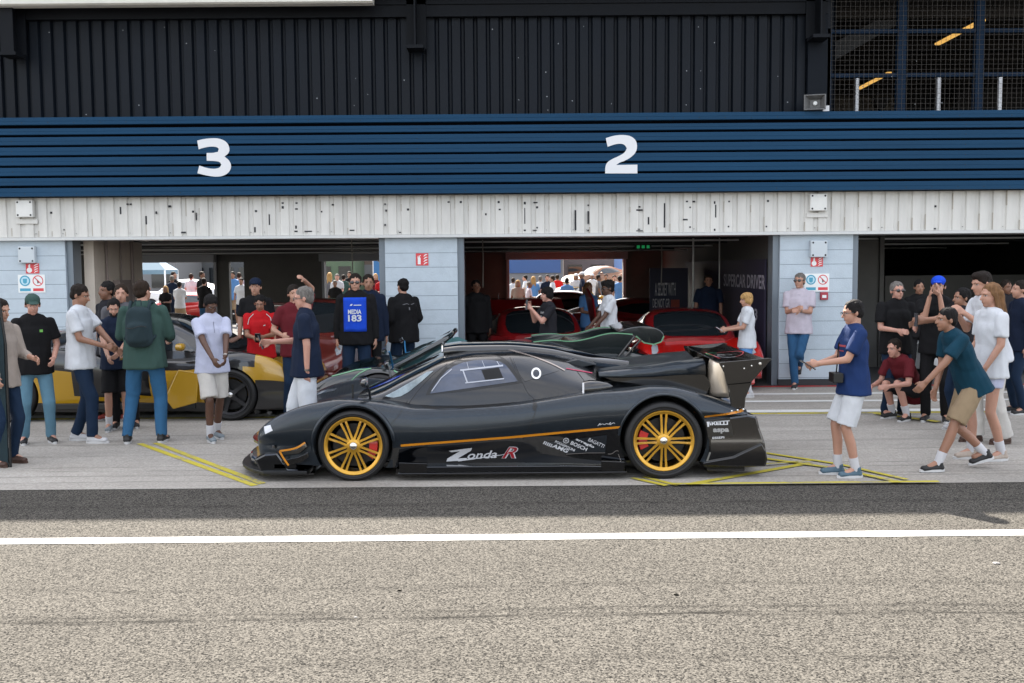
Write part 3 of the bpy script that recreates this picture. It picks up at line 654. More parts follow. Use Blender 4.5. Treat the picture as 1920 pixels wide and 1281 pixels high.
def tri_fill(poly, step):
    """polygon (u,v) -> verts, tris with interior points"""
    from math import ceil
    P = []
    n = len(poly)
    for i in range(n):
        a, b_ = Vector(poly[i]), Vector(poly[(i+1) % n]); k = max(1, int(ceil((b_-a).length/step)))
        for j in range(k): P.append(a+(b_-a)*j/k)
    nb = len(P); edges = [(i, (i+1) % nb) for i in range(nb)]
    def inside(x, y):
        c = False
        for i in range(n):
            (x1, y1_), (x2, y2_) = poly[i], poly[(i+1) % n]
            if (y1_ > y) != (y2_ > y) and x < (x2-x1)*(y-y1_)/(y2_-y1_)+x1: c = not c
        return c
    x0 = min(p[0] for p in poly); x1 = max(p[0] for p in poly); y0 = min(p[1] for p in poly); y1_ = max(p[1] for p in poly)
    y = y0+step*.5
    while y < y1_:
        x = x0+step*.5
        while x < x1:
            if inside(x, y): P.append(Vector((x, y)))
            x += step
        y += step
    vs, _, fs, *_r2 = geometry.delaunay_2d_cdt(P, edges, [list(range(nb))], 1, 1e-5)
    return [tuple(v) for v in vs], [tuple(f) for f in fs]
def lay(bvh, pieces, off=.003, axis='side', mirror=False, b=None, ymax=None):
    """projects flat pieces (verts2d, faces) onto a body; side: (x,z) cast along +y, top: (x,y) cast down, front: (y,z) cast +x"""
    b = b or B()
    for (vs, fs) in pieces:
        out = []; ok = []
        for (u, v) in vs:
            if axis == 'side': o_, d = Vector((u, -4, v)), Vector((0, 1, 0))
            elif axis == 'top': o_, d = Vector((u, v, 4)), Vector((0, 0, -1))
            else: o_, d = Vector((-6, u, v)), Vector((1, 0, 0))
            h, nrm, idx, dist = bvh.ray_cast(o_, d)
            if h is None: out.append(None); continue
            if nrm.dot(d) > 0: nrm = -nrm
            out.append(h+(nrm*.4-d*.6)*off)
        fs2 = [f for f in fs if all(out[i] is not None and abs(out[i].x) < 9 for i in f)]
        o2 = [(p if p is not None else Vector((0, 0, 0))) for p in out]
        used = sorted(set(i for f in fs2 for i in f)); mp_ = {i: k for k, i in enumerate(used)}
        b.add([o2[i] for i in used], [tuple(mp_[i] for i in f) for f in fs2])
        if mirror: b.add([(o2[i].x, -o2[i].y, o2[i].z) for i in used], [tuple(mp_[i] for i in reversed(f)) for f in fs2])
    return b
def ribbon(pts, w_, step=.03):
    """polyline (u,v) with width -> piece"""
    P = [Vector(p) for p in pts]; Q = [P[0]]
    for a, b_ in zip(P, P[1:]):
        k = max(1, int((b_-a).length/step))
        for j in range(1, k+1): Q.append(a+(b_-a)*j/k)
    vs = []; fs = []
    for i, p in enumerate(Q):
        d = (Q[min(i+1, len(Q)-1)]-Q[max(i-1, 0)]).normalized(); n = Vector((-d.y, d.x))
        ww = w_ if not isinstance(w_, (list, tuple)) else w_[0]+(w_[1]-w_[0])*i/(len(Q)-1)
        vs += [tuple(p-n*ww/2), tuple(p+n*ww/2)]
    for i in range(len(Q)-1): fs.append((2*i, 2*i+2, 2*i+3, 2*i+1))
    return vs, fs
def chaikin(p, it=2):
    for _ in range(it):
        q = [p[0]]
        for a, b_ in zip(p, p[1:]):
            q += [(a[0]*.75+b_[0]*.25, a[1]*.75+b_[1]*.25), (a[0]*.25+b_[0]*.75, a[1]*.25+b_[1]*.75)]
        q.append(p[-1]); p = q
    return p
rubber = mat('tyre_rubber', (.0035, .0035, .004), .6, var=.2, vs=20)
gold = mat('gold_rim', (.56, .30, .032), .28, metal=.7, coat=.4)
disc_m = mat('brake_disc_steel', (.02, .02, .021), .45, metal=.6, var=.2, vs=30); black_gloss = mat('gloss_black', (.002, .0025, .0035), .1, coat=1)
red_cal = mat('caliper_red', (.5, .006, .004), .3, coat=.5); chrome = mat('polished_metal', (.65, .65, .64), .2, metal=1)
glass_dark = mat('tinted_glass', (.012, .016, .019), .04, coat=.6, spec=.8)
satin_black = mat('satin_black', (.003, .0035, .004), .4)
def carbon(name, c0, c1, rough, coat, sc=95, metal=.25):
    m = bpy.data.materials.new(name); m.use_nodes = True; t = m.node_tree; b = t.nodes['Principled BSDF']; L = t.links.new; N = t.nodes.new
    tc = N('ShaderNodeTexCoord'); mp = N('ShaderNodeMapping'); mp.inputs['Rotation'].default_value = (0, .78, 0); mp.inputs['Scale'].default_value = (1, .5, 1); L(tc.outputs['Object'], mp.inputs[0])
    ck = N('ShaderNodeTexChecker'); ck.inputs['Scale'].default_value = sc; ck.inputs['Color1'].default_value = (*c0, 1); ck.inputs['Color2'].default_value = (*c1, 1); L(mp.outputs[0], ck.inputs[0])
    L(ck.outputs[0], b.inputs['Base Color']); b.inputs['Roughness'].default_value = rough; b.inputs['Metallic'].default_value = metal
    b.inputs['Coat Weight'].default_value = coat; b.inputs['Coat Roughness'].default_value = .06
    return m
carbon_m = carbon('carbon_weave', (.005, .008, .012), (.026, .037, .050), .33, .4, 170, .5)
carbon_dark = carbon('carbon_lacquered', (.0025, .0025, .003), (.007, .0065, .0065), .16, 1, 150)
def add_wheel(parent, x, y, r, rim_r, wd, side, rimmat, spokes=8, double=True, caliper=None, cal_ang=0, hubm=None, rot=0, name='wheel'):
    """side -1: outer face towards -y"""
    s = side; hub_e = B()
    # rim: barrel + lip + spokes, outer face at y = 0
    b = B(); lip = .012
    prof = [(rim_r, 0), (rim_r+.004, .01), (rim_r+.004, wd-.01), (rim_r-.012, wd-.01), (rim_r-.018, .06), (rim_r-.032, .035), (rim_r-.03, .012), (rim_r-.012, .0)]
    b.lathe([(a, t*-s) for a, t in prof]+[(prof[0][0], 0)], ax='y', n=56)
    b.lathe([(0, .012*-s), (.045, .008*-s), (.062, .014*-s), (.066, .07*-s), (0, .07*-s)], ax='y', n=28)
    for k in range(spokes):
        a0 = rot+2*math.pi*k/spokes
        for dd in ((-.018, .018) if double else (0,)):
            w0 = .0092 if double else .022; c, sn = math.cos(a0), math.sin(a0)
            sec = []
            for (rr, yy, off, ww) in ((.05, .012, dd*.9, w0*1.25), (rim_r*.5, .020, dd*1.0, w0), (rim_r-.022, .012, dd*1.35, w0*1.15)):
                for (o_, dy) in ((-ww, .0), (ww, .0), (ww*.7, .035), (-ww*.7, .035)):
                    q = off+o_; sec.append((c*rr-sn*q, (yy+dy)*-s, sn*rr+c*q))
            b.add(sec, [(i*4+j, i*4+(j+1) % 4, (i+1)*4+(j+1) % 4, (i+1)*4+j) for i in range(2) for j in range(4)]+[(0, 1, 2, 3), (8, 9, 10, 11)])
    rim = b.ob(name, rimmat, parent, smooth=35); rim.location = (x, y, r)
    b = B(); tp = [(rim_r+.0045, .004), (rim_r+.02, -.004), ((r+rim_r)/2, -.010), (r-.02, -.004), (r-.006, .008), (r, .03), (r, wd-.03), (r-.01, wd-.005), (rim_r+.02, wd+.004), (rim_r+.0045, wd-.01)]
    b.lathe([(a, t*-s) for a, t in tp], ax='y', n=64)
    for rr in (rim_r+.012,): b.lathe([(rr, -.006*-s), (rr+.004, -.009*-s), (rr+.008, -.006*-s)], ax='y', n=48)
    b.ob('tyre', rubber, rim, smooth=35)
    if caliper:
        b = B(); b.lathe([(.03, .085*-s), (rim_r*.74, .085*-s), (rim_r*.74, .11*-s), (.03, .11*-s)], ax='y', n=40); b.ob('brake_disc', disc_m, rim, smooth=30)
        b = B(); n0 = cal_ang-.42
        b.lathe([(rim_r*.52, .062*-s), (rim_r*.80, .062*-s), (rim_r*.84, .09*-s), (rim_r*.80, .125*-s), (rim_r*.52, .125*-s), (rim_r*.52, .062*-s)], ax='y', n=10, a0=n0, a1=n0+.84); b.ob('brake_caliper', caliper, rim, smooth=40)
        b = B(); b.lathe([(0, -.004*-s), (.022, -.003*-s), (.034, .004*-s), (.036, .012*-s)], ax='y', n=20); b.ob('centre_cap', hubm or chrome, rim, smooth=60)
    return rim
def wheel_cut(b, x, r, z, y0, y1):
    for s in (-1, 1):
        b.lathe([(0, s*y0), (r, s*y0), (r, s*y1), (0, s*y1)], (x, 0, z), 'y', 56)
def finish_car(root, keep=('lettering', 'wing_emblem', 'signature', 'nose_sticker', 'round_emblem', 'red_tag', 'heat_shield', 'wheel', 'filler_ring', 'filler_cap', 'wiper', 'sticker_plate_text', 'tow_marker'), nosplit=('lettering', 'signature', 'round_emblem', 'wing_emblem')):
    for o in list(root.children):
        base = o.name.split('.')[0]
        if not o.data.vertices: bpy.data.objects.remove(o); continue
        if base not in nosplit and not o.children:
            for q_ in split_loose(o): pass
    for o in list(root.children):
        base = o.name.split('.')[0]
        if o.type == 'MESH' and base not in keep and o.location.y <= 0:
            if max(v.co.y for v in o.data.vertices)*o.scale.y+o.location.y < -.03: twin(o)
def shut(bvh, lines, parent, w_=.007, m=None, off=.0015, mirror=False):
    b = lay(bvh, [ribbon(chaikin(l, 2), w_) for l in lines], off, mirror=mirror); return b.ob('shut_line', m or satin_black, parent, recalc=False)

# ---------------------------------------------------------------- hero car
HY = 8.80; CY = 9.80          # near face / centre line
hero = empty('racing_car', (0, CY, 0)); tag(hero, 'black carbon racing coupe with gold wheels, orange side stripe and big rear wing', 'racing car')
def H(px, py, Y=HY+.06): return W(px, py, Y)
def Hs(l, Y=HY+.06): return [H(x, y, Y) for x, y in l]
# main body rails: x, half width, (sill z0), stripe z, mid z, shoulder (y,z), crest(y,z), hood(y,z), centre z
def sec(x, w_, zs, inn, zstr, zmid, ysh, zsh, ycr, zcr, yho, zho, zc):
    return (x, [(0, zs), (w_-inn, zs), (w_-inn*.75, (zs+zstr)*.5), (w_-.028, zstr), (w_, zmid), (ysh, zsh), (ycr, zcr), (yho, zho), (yho*.5, zc-.006), (0, zc)])
body_st = [
 sec(-2.345, .74, .30, .02, .335, .355, .72, .385, .66, .405, .45, .405, .40),
 sec(-2.30, .86, .22, .03, .33, .38, .835, .43, .77, .462, .48, .435, .425),
 sec(-2.18, .925, .17, .035, .33, .43, .90, .51, .82, .553, .5, .485, .475),
 sec(-1.93, .955, .15, .04, .33, .47, .93, .615, .83, .664, .5, .555, .555),
 sec(-1.74, .97, .14, .04, .33, .48, .945, .66, .83, .708, .5, .60, .605),
 sec(-1.55, .98, .12, .05, .33, .48, .95, .685, .83, .734, .52, .645, .65),
 sec(-1.30, .98, .11, .06, .325, .47, .94, .675, .80, .722, .55, .69, .71),
 sec(-1.06, .965, .11, .085, .30, .47, .925, .64, .80, .690, .55, .70, .72),
 sec(-.85, .955, .11, .12, .31, .46, .92, .615, .83, .655, .55, .70, .70),
 sec(-.5, .955, .11, .14, .33, .46, .925, .62, .84, .655, .55, .70, .70),
 sec(0, .965, .11, .14, .38, .50, .935, .645, .84, .683, .55, .72, .72),
 sec(.35, .975, .11, .12, .41, .55, .945, .69, .85, .728, .55, .74, .74),
 sec(.75, .99, .12, .09, .44, .60, .955, .745, .86, .785, .55, .78, .80),
 sec(1.05, 1.0, .13, .06, .47, .62, .96, .765, .84, .808, .55, .79, .81),
 sec(1.25, 1.0, .14, .05, .50, .63, .955, .79, .83, .834, .55, .79, .81),
 sec(1.42, 1.0, .15, .05, .52, .63, .95, .785, .83, .828, .55, .77, .79),
 sec(1.62, .995, .15, .05, .55, .62, .945, .745, .83, .785, .5, .72, .74),
 sec(1.85, .975, .15, .05, .56, .60, .93, .68, .82, .712, .5, .66, .68),
 sec(2.02, .95, .16, .05, .55, .58, .90, .625, .80, .645, .5, .62, .64),
 sec(2.12, .92, .20, .05, .53, .56, .87, .59, .78, .61, .5, .59, .60)]
body_b = loft(body_st, 110, 5, crease=(1, 3))
body_me = body_b.mesh('body', merge=1e-4)
cb = B(); wheel_cut(cb, -1.43, .352, .325, .58, 1.3); wheel_cut(cb, 1.352, .392, .365, .55, 1.3)
body_me = cut(body_me, cb, 'body'); body_me.shade_smooth(); body_me.set_sharp_from_angle(angle=math.radians(32))
# canopy
can_st = [
 (-1.46, [(0, .60), (.50, .62), (.46, .70), (.40, .715), (.24, .72), (0, .725)]),
 (-1.25, [(0, .60), (.69, .62), (.66, .72), (.56, .765), (.33, .80), (0, .81)]),
 (-1.05, [(0, .60), (.76, .61), (.71, .76), (.61, .85), (.37, .895), (0, .91)]),
 (-.85, [(0, .60), (.80, .61), (.74, .79), (.645, .925), (.40, .985), (0, 1.0)]),
 (-.64, [(0, .60), (.82, .62), (.76, .81), (.65, .995), (.42, 1.065), (0, 1.085)]),
 (-.35, [(0, .60), (.83, .64), (.765, .825), (.635, 1.03), (.42, 1.105), (0, 1.125)]),
 (0, [(0, .60), (.83, .66), (.76, .84), (.60, 1.03), (.40, 1.11), (0, 1.135)]),
 (.3, [(0, .60), (.83, .70), (.745, .85), (.565, 1.0), (.36, 1.08), (0, 1.11)]),
 (.6, [(0, .60), (.82, .73), (.71, .84), (.51, .945), (.32, 1.02), (0, 1.05)]),
 (.9, [(0, .60), (.78, .76), (.66, .82), (.46, .89), (.28, .95), (0, .985)]),
 (1.3, [(0, .60), (.70, .76), (.6, .80), (.42, .85), (.24, .89), (0, .925)]),
 (1.75, [(0, .58), (.6, .66), (.52, .70), (.38, .74), (.2, .77), (0, .79)]),
 (2.0, [(0, .55), (.5, .58), (.44, .61), (.32, .64), (.18, .66), (0, .67)])]
can_me = loft(can_st, 80, 6, crease=(1,)).mesh('canopy', merge=1e-4); can_me.shade_smooth(); can_me.set_sharp_from_angle(angle=math.radians(40))
bodyo = link('body', body_me, [carbon_m, black_gloss], hero)
for p_ in body_me.polygons:
    c_ = p_.center
    if -1.1 < c_.x < 1.05 and c_.z < .385+.0765*c_.x-.012 and abs(c_.y) > .4: p_.material_index = 1
cano = link('canopy', can_me, carbon('carbon_canopy', (.002, .0023, .003), (.0075, .009, .011), .24, .6, 170), hero)
bv = bvh_of(body_me, can_me); bvb = bvh_of(body_me); bvc = bvh_of(can_me)
# wheel arch linings
b = B()
for (x, r, z) in ((-1.43, .350, .325), (1.352, .390, .365)):
    for s in (-1,): b.lathe([(r, s*.97), (r, s*.60), (.05, s*.60)], (x, 0, z), 'y', 40, a0=-.25, a1=math.pi+.25)
b.ob('arch_liner', mat('liner_black', (.0015, .0015, .0015), .9), hero, smooth=60, recalc=False)
# raised arch lips
for (nm, x, z, r, a0, a1, w0) in (('arch_lip', -1.43, .325, .366, .12, 3.30, .022), ('arch_lip', 1.352, .365, .400, .35, 3.05, .014)):
    P = []
    for k in range(41):
        a = a0+(a1-a0)*k/40; P.append((x+r*math.cos(a), z+r*math.sin(a)))
    b = B()
    for s in (-1,):
        path = []
        for (u, v) in P:
            h, n_, i_, d_ = bvb.ray_cast(Vector((u, -4, v)), Vector((0, 1, 0)))
            if h: path.append(Vector((u, s*min(h.y+.004, -.85), v)) if s == 1 else Vector((u, min(h.y+.004, -.85), v)))
        if s == 1: path = [Vector((p.x, -p.y, p.z)) if p.y < 0 else p for p in path]
        b.tube(path, w0, 8)
    b.ob(nm, carbon_m, hero, smooth=60)
# wheels
add_wheel(hero, -1.43, -.975, .322, .262, .26, -1, gold, caliper=red_cal, cal_ang=.0-.25, rot=math.radians(22)); add_wheel(hero, -1.43, .975, .322, .262, .26, 1, gold, caliper=red_cal, cal_ang=-.25)
add_wheel(hero, 1.352, -.985, .350, .272, .31, -1, gold, caliper=red_cal, cal_ang=math.pi+.0, rot=math.radians(0)); add_wheel(hero, 1.352, .985, .350, .272, .31, 1, gold, caliper=red_cal, cal_ang=math.pi)
# glazing
win = Hs([(806, 739), (812, 727), (822, 713), (837, 697), (851, 689), (868, 683), (886, 680), (903, 679), (922, 679.5), (937, 682), (948, 688), (957, 698), (965, 708), (971, 716.5), (930, 722), (870, 730)], HY+.2)
gasket = Hs([(797, 742), (806, 724), (818, 708), (834, 690), (850, 681), (868, 675), (888, 671.5), (905, 670.5), (925, 671), (941, 674.5), (953, 682), (964, 695), (974, 709), (980, 719), (930, 726), (870, 734.5)], HY+.2)
lay(bvc, [tri_fill(gasket, .035)], .002).ob('window_gasket', satin_black, hero, recalc=False, smooth=60)
win_glass = mat('window_glass', (.05, .062, .095), .06, coat=.5, var=.35, vs=2.5)  # lavender base colour stands in for reflections and the view through the glass
lay(bvc, [tri_fill(win, .035)], .006).ob('side_window', win_glass, hero, recalc=False, smooth=60)
b = lay(bvc, [ribbon(Hs([(862, 697), (943, 689)], HY+.2), .014), ribbon(Hs([(872, 719.5), (945, 712)], HY+.2), .010), ribbon(Hs([(867, 697), (876, 719)], HY+.2), .012), ribbon(Hs([(878, 696), (874, 683)], HY+.2), .004), ribbon(Hs([(908, 692), (903, 681)], HY+.2), .004), ribbon(Hs([(936, 689), (931, 682)], HY+.2), .006), ribbon(Hs([(809, 735), (826, 711), (846, 695)], HY+.2), .008)], .011)
b.ob('window_slider_frame', mat('window_frame_white', (.36, .38, .43), .3), hero, recalc=False)
lay(bvc, [tri_fill(Hs([(902, 696.5), (935, 692.5), (944, 712), (910, 714.5)], HY+.2), .03)], .010).ob('window_opening', mat('opening_black', (.004, .004, .005), .8), hero, recalc=False)
# windscreen laid from above
scr = [(-1.40, -.36), (-1.31, -.55), (-1.2, -.60), (-1.0, -.62), (-.85, -.60), (-.70, -.57), (-.62, -.45), (-.60, 0), (-.62, .45), (-.70, .57), (-.85, .60), (-1.0, .62), (-1.2, .60), (-1.31, .55), (-1.40, .36), (-1.43, 0)]
lay(bvc, [tri_fill(scr, .05)], .004, 'top', mirror=False).ob('windscreen', glass_dark, hero, recalc=False, smooth=60)
qw = Hs([(721, 744), (742, 733), (772, 716), (800, 699), (812, 697), (790, 716), (768, 734), (752, 743), (738, 746)], HY+.28)
lay(bvc, [tri_fill(qw, .03)], .006).ob('quarter_light', mat('quarter_glass', (.2, .25, .27), .08, coat=.5, var=.5, vs=6), hero, recalc=False, smooth=60)
# rear quarter panel dark triangle + filler ring
lay(bvc, [tri_fill(Hs([(962, 676), (990, 678), (1015, 683), (1040, 692), (1050, 698), (1010, 708), (984, 716), (974, 703)], HY+.25), .03)], .003).ob('quarter_panel', carbon(' quarter_carbon'.strip(), (.004, .005, .006), (.014, .016, .019), .3, .7, 170), hero, recalc=False, smooth=60)
fx, fz = H(1005.5, 701.5, HY+.28)
b = B(); ring_pts = [(fx+.038*math.cos(2*math.pi*k/24), fz+.040*math.sin(2*math.pi*k/24)) for k in range(25)]
lay(bvc, [ribbon(ring_pts, .016, .02)], .009).ob('filler_ring', mat('ring_white', (.7, .7, .68), .3), hero, recalc=False)
lay(bvc, [tri_fill([(fx+.03*math.cos(2*math.pi*k/16), fz+.032*math.sin(2*math.pi*k/16)) for k in range(16)], .03)], .006).ob('filler_cap', black_gloss, hero, recalc=False)
# pale ribbon painted as the highlight along the roof edge
b = lay(bvc, [ribbon(chaikin(Hs([(842, 664), (870, 658), (905, 656), (940, 658), (975, 664), (1005, 672), (1035, 683), (1059, 695)], HY+.42), 2), .010)], .006); b.ob('roof_edge_highlight', mat('highlight_pale', (.35, .30, .27), .25, metal=.6), hero, recalc=False)
# crimson pinstripe on engine cover
lay(bv, [ribbon(Hs([(1062, 692), (1112, 701.5)], HY+.42), .008)], .006).ob('pinstripe', mat('crimson_line', (.35, .02, .07), .4), hero, recalc=False)
# roof scoop
b = loft([(-.66, [(0, 1.075), (.24, 1.07), (.26, 1.10), (.22, 1.145), (0, 1.165)]), (-.5, [(0, 1.08), (.27, 1.08), (.29, 1.12), (.24, 1.165), (0, 1.185)]), (-.1, [(0, 1.08), (.28, 1.08), (.30, 1.12), (.25, 1.17), (0, 1.19)]), (.35, [(0, 1.0), (.24, 1.02), (.26, 1.08), (.2, 1.13), (0, 1.15)]), (.8, [(0, .93), (.12, .95), (.13, .99), (.1, 1.02), (0, 1.05)]), (1.15, [(0, .9), (.03, .9), (.035, .93), (.03, .96), (0, .98)])], 40, 5, crease=(1,)); b.ob('roof_scoop', black_gloss, hero, smooth=40, merge=1e-4)
b = B(); b.tube([(-.67, -.25, 1.10), (-.675, -.2, 1.15), (-.68, 0, 1.17), (-.675, .2, 1.15), (-.67, .25, 1.10)], .011); b.ob('scoop_lip', chrome, hero, smooth=60)
# carbon slats behind the scoop
b = B(); 
for s in (-1,): b.prism([(.42, 1.0), (.62, 1.035), (.80, .985), (.62, .955)], s*.18, s*.42, 'y')
b.ob('air_flap', carbon_m, hero, bevel=.006)
# stripes
orange = mat('orange_stripe', (.52, .19, .005), .35, coat=.4)
lay(bvb, [ribbon(Hs([(750, 838), (850, 830.5), (960, 822), (1060, 812), (1166, 801.5)], HY), .021), ribbon(Hs([(1314, 782.8), (1350, 778), (1398, 771.8)], HY+.03), .018)], .004).ob('side_stripe', orange, hero, recalc=False)
# dark line of the shoulder crease; rear run paints the shadow under the intake
lay(bvb, [ribbon(chaikin(Hs([(771, 757), (800, 766), (850, 766), (905, 762), (960, 757), (994, 744)], HY+.1), 2), [.012, .022]), ribbon(chaikin(Hs([(994, 745.5), (1050, 739), (1108, 733), (1160, 730)], HY+.1), 2), [.026, .012])], .002).ob('shoulder_crease_shadow', satin_black, hero, recalc=False)
shut(bv, [Hs([(759.5, 757), (752, 774), (740, 788), (728, 800), (722, 808)], HY+.05), Hs([(956, 676), (963, 689), (972, 704), (981, 722), (990, 741), (1003, 750), (1006, 762), (1001, 778), (991, 800), (981, 822)], HY+.12), Hs([(767, 756), (782, 735), (800, 714), (822, 694), (838, 684)], HY+.3), Hs([(1084, 700), (1108, 731)], HY+.2)], hero)
b = lay(bvb, [tri_fill(Hs([(1001, 748), (1006, 752), (1007, 762), (1003, 771), (998, 767), (1000, 757)], HY+.06), .02)], .003); b.ob('door_pull', satin_black, hero, recalc=False)
b = lay(bvb, [ribbon(Hs([(1008, 745), (1011, 739)], HY+.1), .008)], .012); b.ob('door_latch', chrome, hero, recalc=False)
# side intake blister
b = B(); n = 14; X0, z0 = H(1096, 728, HY+.2)[0], 0
secs = [(.0, .075, .075, .775), (.06, .08, .07, .78), (.14, .07, .062, .785), (.22, .045, .04, .795), (.27, .005, .005, .80)]
for s in (-1,):
    vs = []; fs = []
    for (dx, hh, ww, zc_) in secs:
        for k in range(n):
            a = 2*math.pi*k/n; vs.append((X0-.01+dx, s*(.77+ww*math.cos(a)*1.2), zc_+.02+hh*math.sin(a)))
    for i in range(len(secs)-1):
        for k in range(n): fs.append((i*n+k, i*n+(k+1) % n, (i+1)*n+(k+1) % n, (i+1)*n+k))
    fs.append(tuple(range(n))); b.add(vs, fs)
b.ob('side_intake', carbon_dark, hero, smooth=50)
b = B(); 
for s in (-1,): b.box(X0-.025, X0-.008, min(s*.86, s*.872), max(s*.86, s*.872), .735, .865)
b.ob('intake_edge', mat('intake_white', (.7, .7, .72), .3), hero, bevel=.003)
# lower side: skirt, sill blade
b = B()
for s in (-1,):
    f = lambda p: (p[0], p[1])
    b.prism([(-1.02, .085), (-1.02, .10), (-.78, .135), (-.2, .135), (.5, .135), (.93, .125), (1.0, .085)], s*.80, s*.985, 'y')
b.ob('side_skirt', black_gloss, hero, bevel=.012)
b = B()
for s in (-1,):
    b.prism([(-1.03, .062), (-1.03, .078), (1.02, .078), (1.02, .062)], s*.78, s*1.0, 'y')
b.ob('sill_blade', carbon_dark, hero, bevel=.004)
b = B()
for s in (-1,):
    for (xa, xb) in ((-1.02, -.77), (.79, 1.0)): b.prism([(xa, .079), (xb, .079), (xb, .165), (xa, .175)], s*.955, s*.995, 'y')
b.ob('skirt_end_plate', carbon_dark, hero, bevel=.004)
b = lay(bvb, [tri_fill(Hs([(1020, 830), (1137, 813.5), (1134, 849), (1090, 849), (1062, 851)], HY+.1), .03)], .003); b.ob('sticker_panel', carbon('weave_blue', (.004, .006, .009), (.02, .026, .034), .3, .8, 150), hero, recalc=False)
b = lay(bvb, [ribbon(Hs([(1062, 852), (1100, 849), (1134, 848)], HY+.1), .006), ribbon(chaikin(Hs([(1140, 852), (1148, 852), (1155, 845), (1160, 846)], HY+.05), 2), .007), ribbon(chaikin(Hs([(1160, 853), (1166, 868), (1172, 880)], HY+.03), 2), .007)], .005); b.ob('painted_glint', mat('glint_pale', (.3, .28, .27), .3, metal=.8), hero, recalc=False)  # pale ribbons painted on as glints along the lower edges
# lettering
white_vinyl = mat('white_vinyl', (.58, .59, .62), .4); red_vinyl = mat('red_vinyl', (.3, .008, .016), .35)
def decal(s, px, py, wpx, hpx, m, Y=HY+.08, tilt=0, bvx=None, off=.0065, **k):
    x, z = W(px, py, Y); x2 = W(px+wpx, py, Y)[0]; sc_ = (x2-x)/wpx
    vs, fs = text_poly(s, x, z, wpx*sc_, hpx*sc_, tilt=math.radians(tilt), **k)
    return lay(bvx or bvb, [(vs, fs)], off, mirror=False).ob('lettering', m, hero, recalc=False)
decal('onda', 876, 864.5, 56, 16, white_vinyl, tilt=2.5, bold=.015, shear=.35)
q = [tri_fill(Hs([(841, 846), (885, 840), (883, 846), (858, 862), (876, 861), (872, 866), (836, 868), (838, 862), (862, 847), (846, 849)], HY+.1), .02)]
lay(bvb, q, .006, mirror=False).ob('lettering', white_vinyl, hero, recalc=False)
lay(bvb, [ribbon(Hs([(858, 867), (900, 861), (940, 855), (962, 849)], HY+.1), [.012, .004])], .0055, mirror=False).ob('lettering', white_vinyl, hero, recalc=False)
decal('R', 940, 862.5, 32, 24, white_vinyl, bold=.05, shear=.45, off=.0062)
decal('R', 941, 862, 29, 22.5, red_vinyl, bold=.01, shear=.45, off=.0085)
decal('AMG', 1034, 839, 33, 8, white_vinyl, tilt=-22, bold=.03, shear=.2)
lay(bvb, [ribbon(Hs([(1019+3.3*k, 826.5+1.5*k+6), (1022+3.3*k, 826.5+1.5*k)], HY+.09), .010) for k in range(5)], .0065, mirror=False).ob('lettering', white_vinyl, hero, recalc=False)
decal('POGGIPOLINI', 1040, 829.5, 41, 5, white_vinyl, tilt=-27, bold=.02)
decal('BOSCH', 1069, 833, 33, 7.5, white_vinyl, tilt=-25, bold=.02)
decal('arreglo', 1078, 825.5, 38, 6.5, white_vinyl, tilt=-26, bold=.03, shear=.2)
decal('BAGATTI', 1102, 826, 32, 7, white_vinyl, tilt=-26)
cx_, cz_ = H(1061, 825, HY+.1)
lay(bvb, [ribbon([(cx_+.024*math.cos(2*math.pi*k/20), cz_+.024*math.sin(2*math.pi*k/20)) for k in range(21)], .005, .02), ribbon([(cx_-.008, cz_-.015), (cx_-.008, cz_+.015)], .004), ribbon([(cx_+.008, cz_-.015), (cx_+.008, cz_+.015)], .004), ribbon([(cx_-.008, cz_), (cx_+.008, cz_)], .004)], .0065, mirror=False).ob('round_emblem', white_vinyl, hero, recalc=False)
lay(bvb, [ribbon(chaikin(Hs([(1121, 799), (1126, 792), (1124, 798), (1130, 794), (1133, 797), (1137, 793.5), (1141, 796), (1146, 790), (1142, 798), (1150, 792), (1153, 794)], HY+.02), 1), .0045, .01)], .005, mirror=False).ob('signature', white_vinyl, hero, recalc=False)
# rear corner: panel behind the wheel, sticker plate, blade
bb = B()
for s in (-1,):
    bb.prism(Hs([(1316, 786), (1398, 775), (1416, 779), (1421, 800), (1431, 828), (1436, 858), (1433, 873), (1316, 873), (1326, 845), (1326, 812)], HY+.12), s*.70, s*.955, 'y')
bb.ob('rear_corner', black_gloss, hero, bevel=.02)
b = B()
for s in (-1,): b.prism(Hs([(1318, 867), (1375, 857), (1428, 832), (1435, 845), (1436, 858), (1433, 874), (1318, 874)], HY+.03), s*.80, s*.985, 'y')
b.ob('rear_blade', carbon_dark, hero, bevel=.008)
b = B(); 
for s in (-1,): b.prism(Hs([(1322, 789), (1369, 783), (1375, 818), (1328, 823)], HY+.03), s*.94, s*.968, 'y')
b.ob('sticker_plate', carbon('plate_weave', (.005, .005, .005), (.012, .011, .010), .3, .7, 150), hero, bevel=.003)
def flat_text(s, px, py, wpx, hpx, y, m, parent, Y, tilt=0, **k):
    x, z = W(px, py, Y); x2 = W(px+wpx, py, Y)[0]; sc_ = (x2-x)/wpx
    vs, fs = text_poly(s, x, z, wpx*sc_, hpx*sc_, tilt=math.radians(tilt), **k); q = B(); q.add([(u, y, v) for u, v in vs], fs); return q.ob('lettering', m, parent, recalc=False)
flat_text('IRELLI', 1331, 797.5, 34, 7, -.9705, white_vinyl, hero, HY+.03, tilt=1, bold=.04)
q = B(); q.add([(u, -.9705, v) for u, v in Hs([(1325, 791), (1368, 788.5), (1368, 789.8), (1333, 792), (1333, 794), (1330, 794), (1329.5, 800.5), (1326.5, 800.5)], HY+.03)], [tuple(range(8))]); q.ob('lettering', white_vinyl, hero, recalc=False)
flat_text('aspa', 1337, 813.5, 30, 10, -.9705, mat('grey_vinyl', (.3, .3, .3), .4), hero, HY+.03, tilt=1, bold=.05)
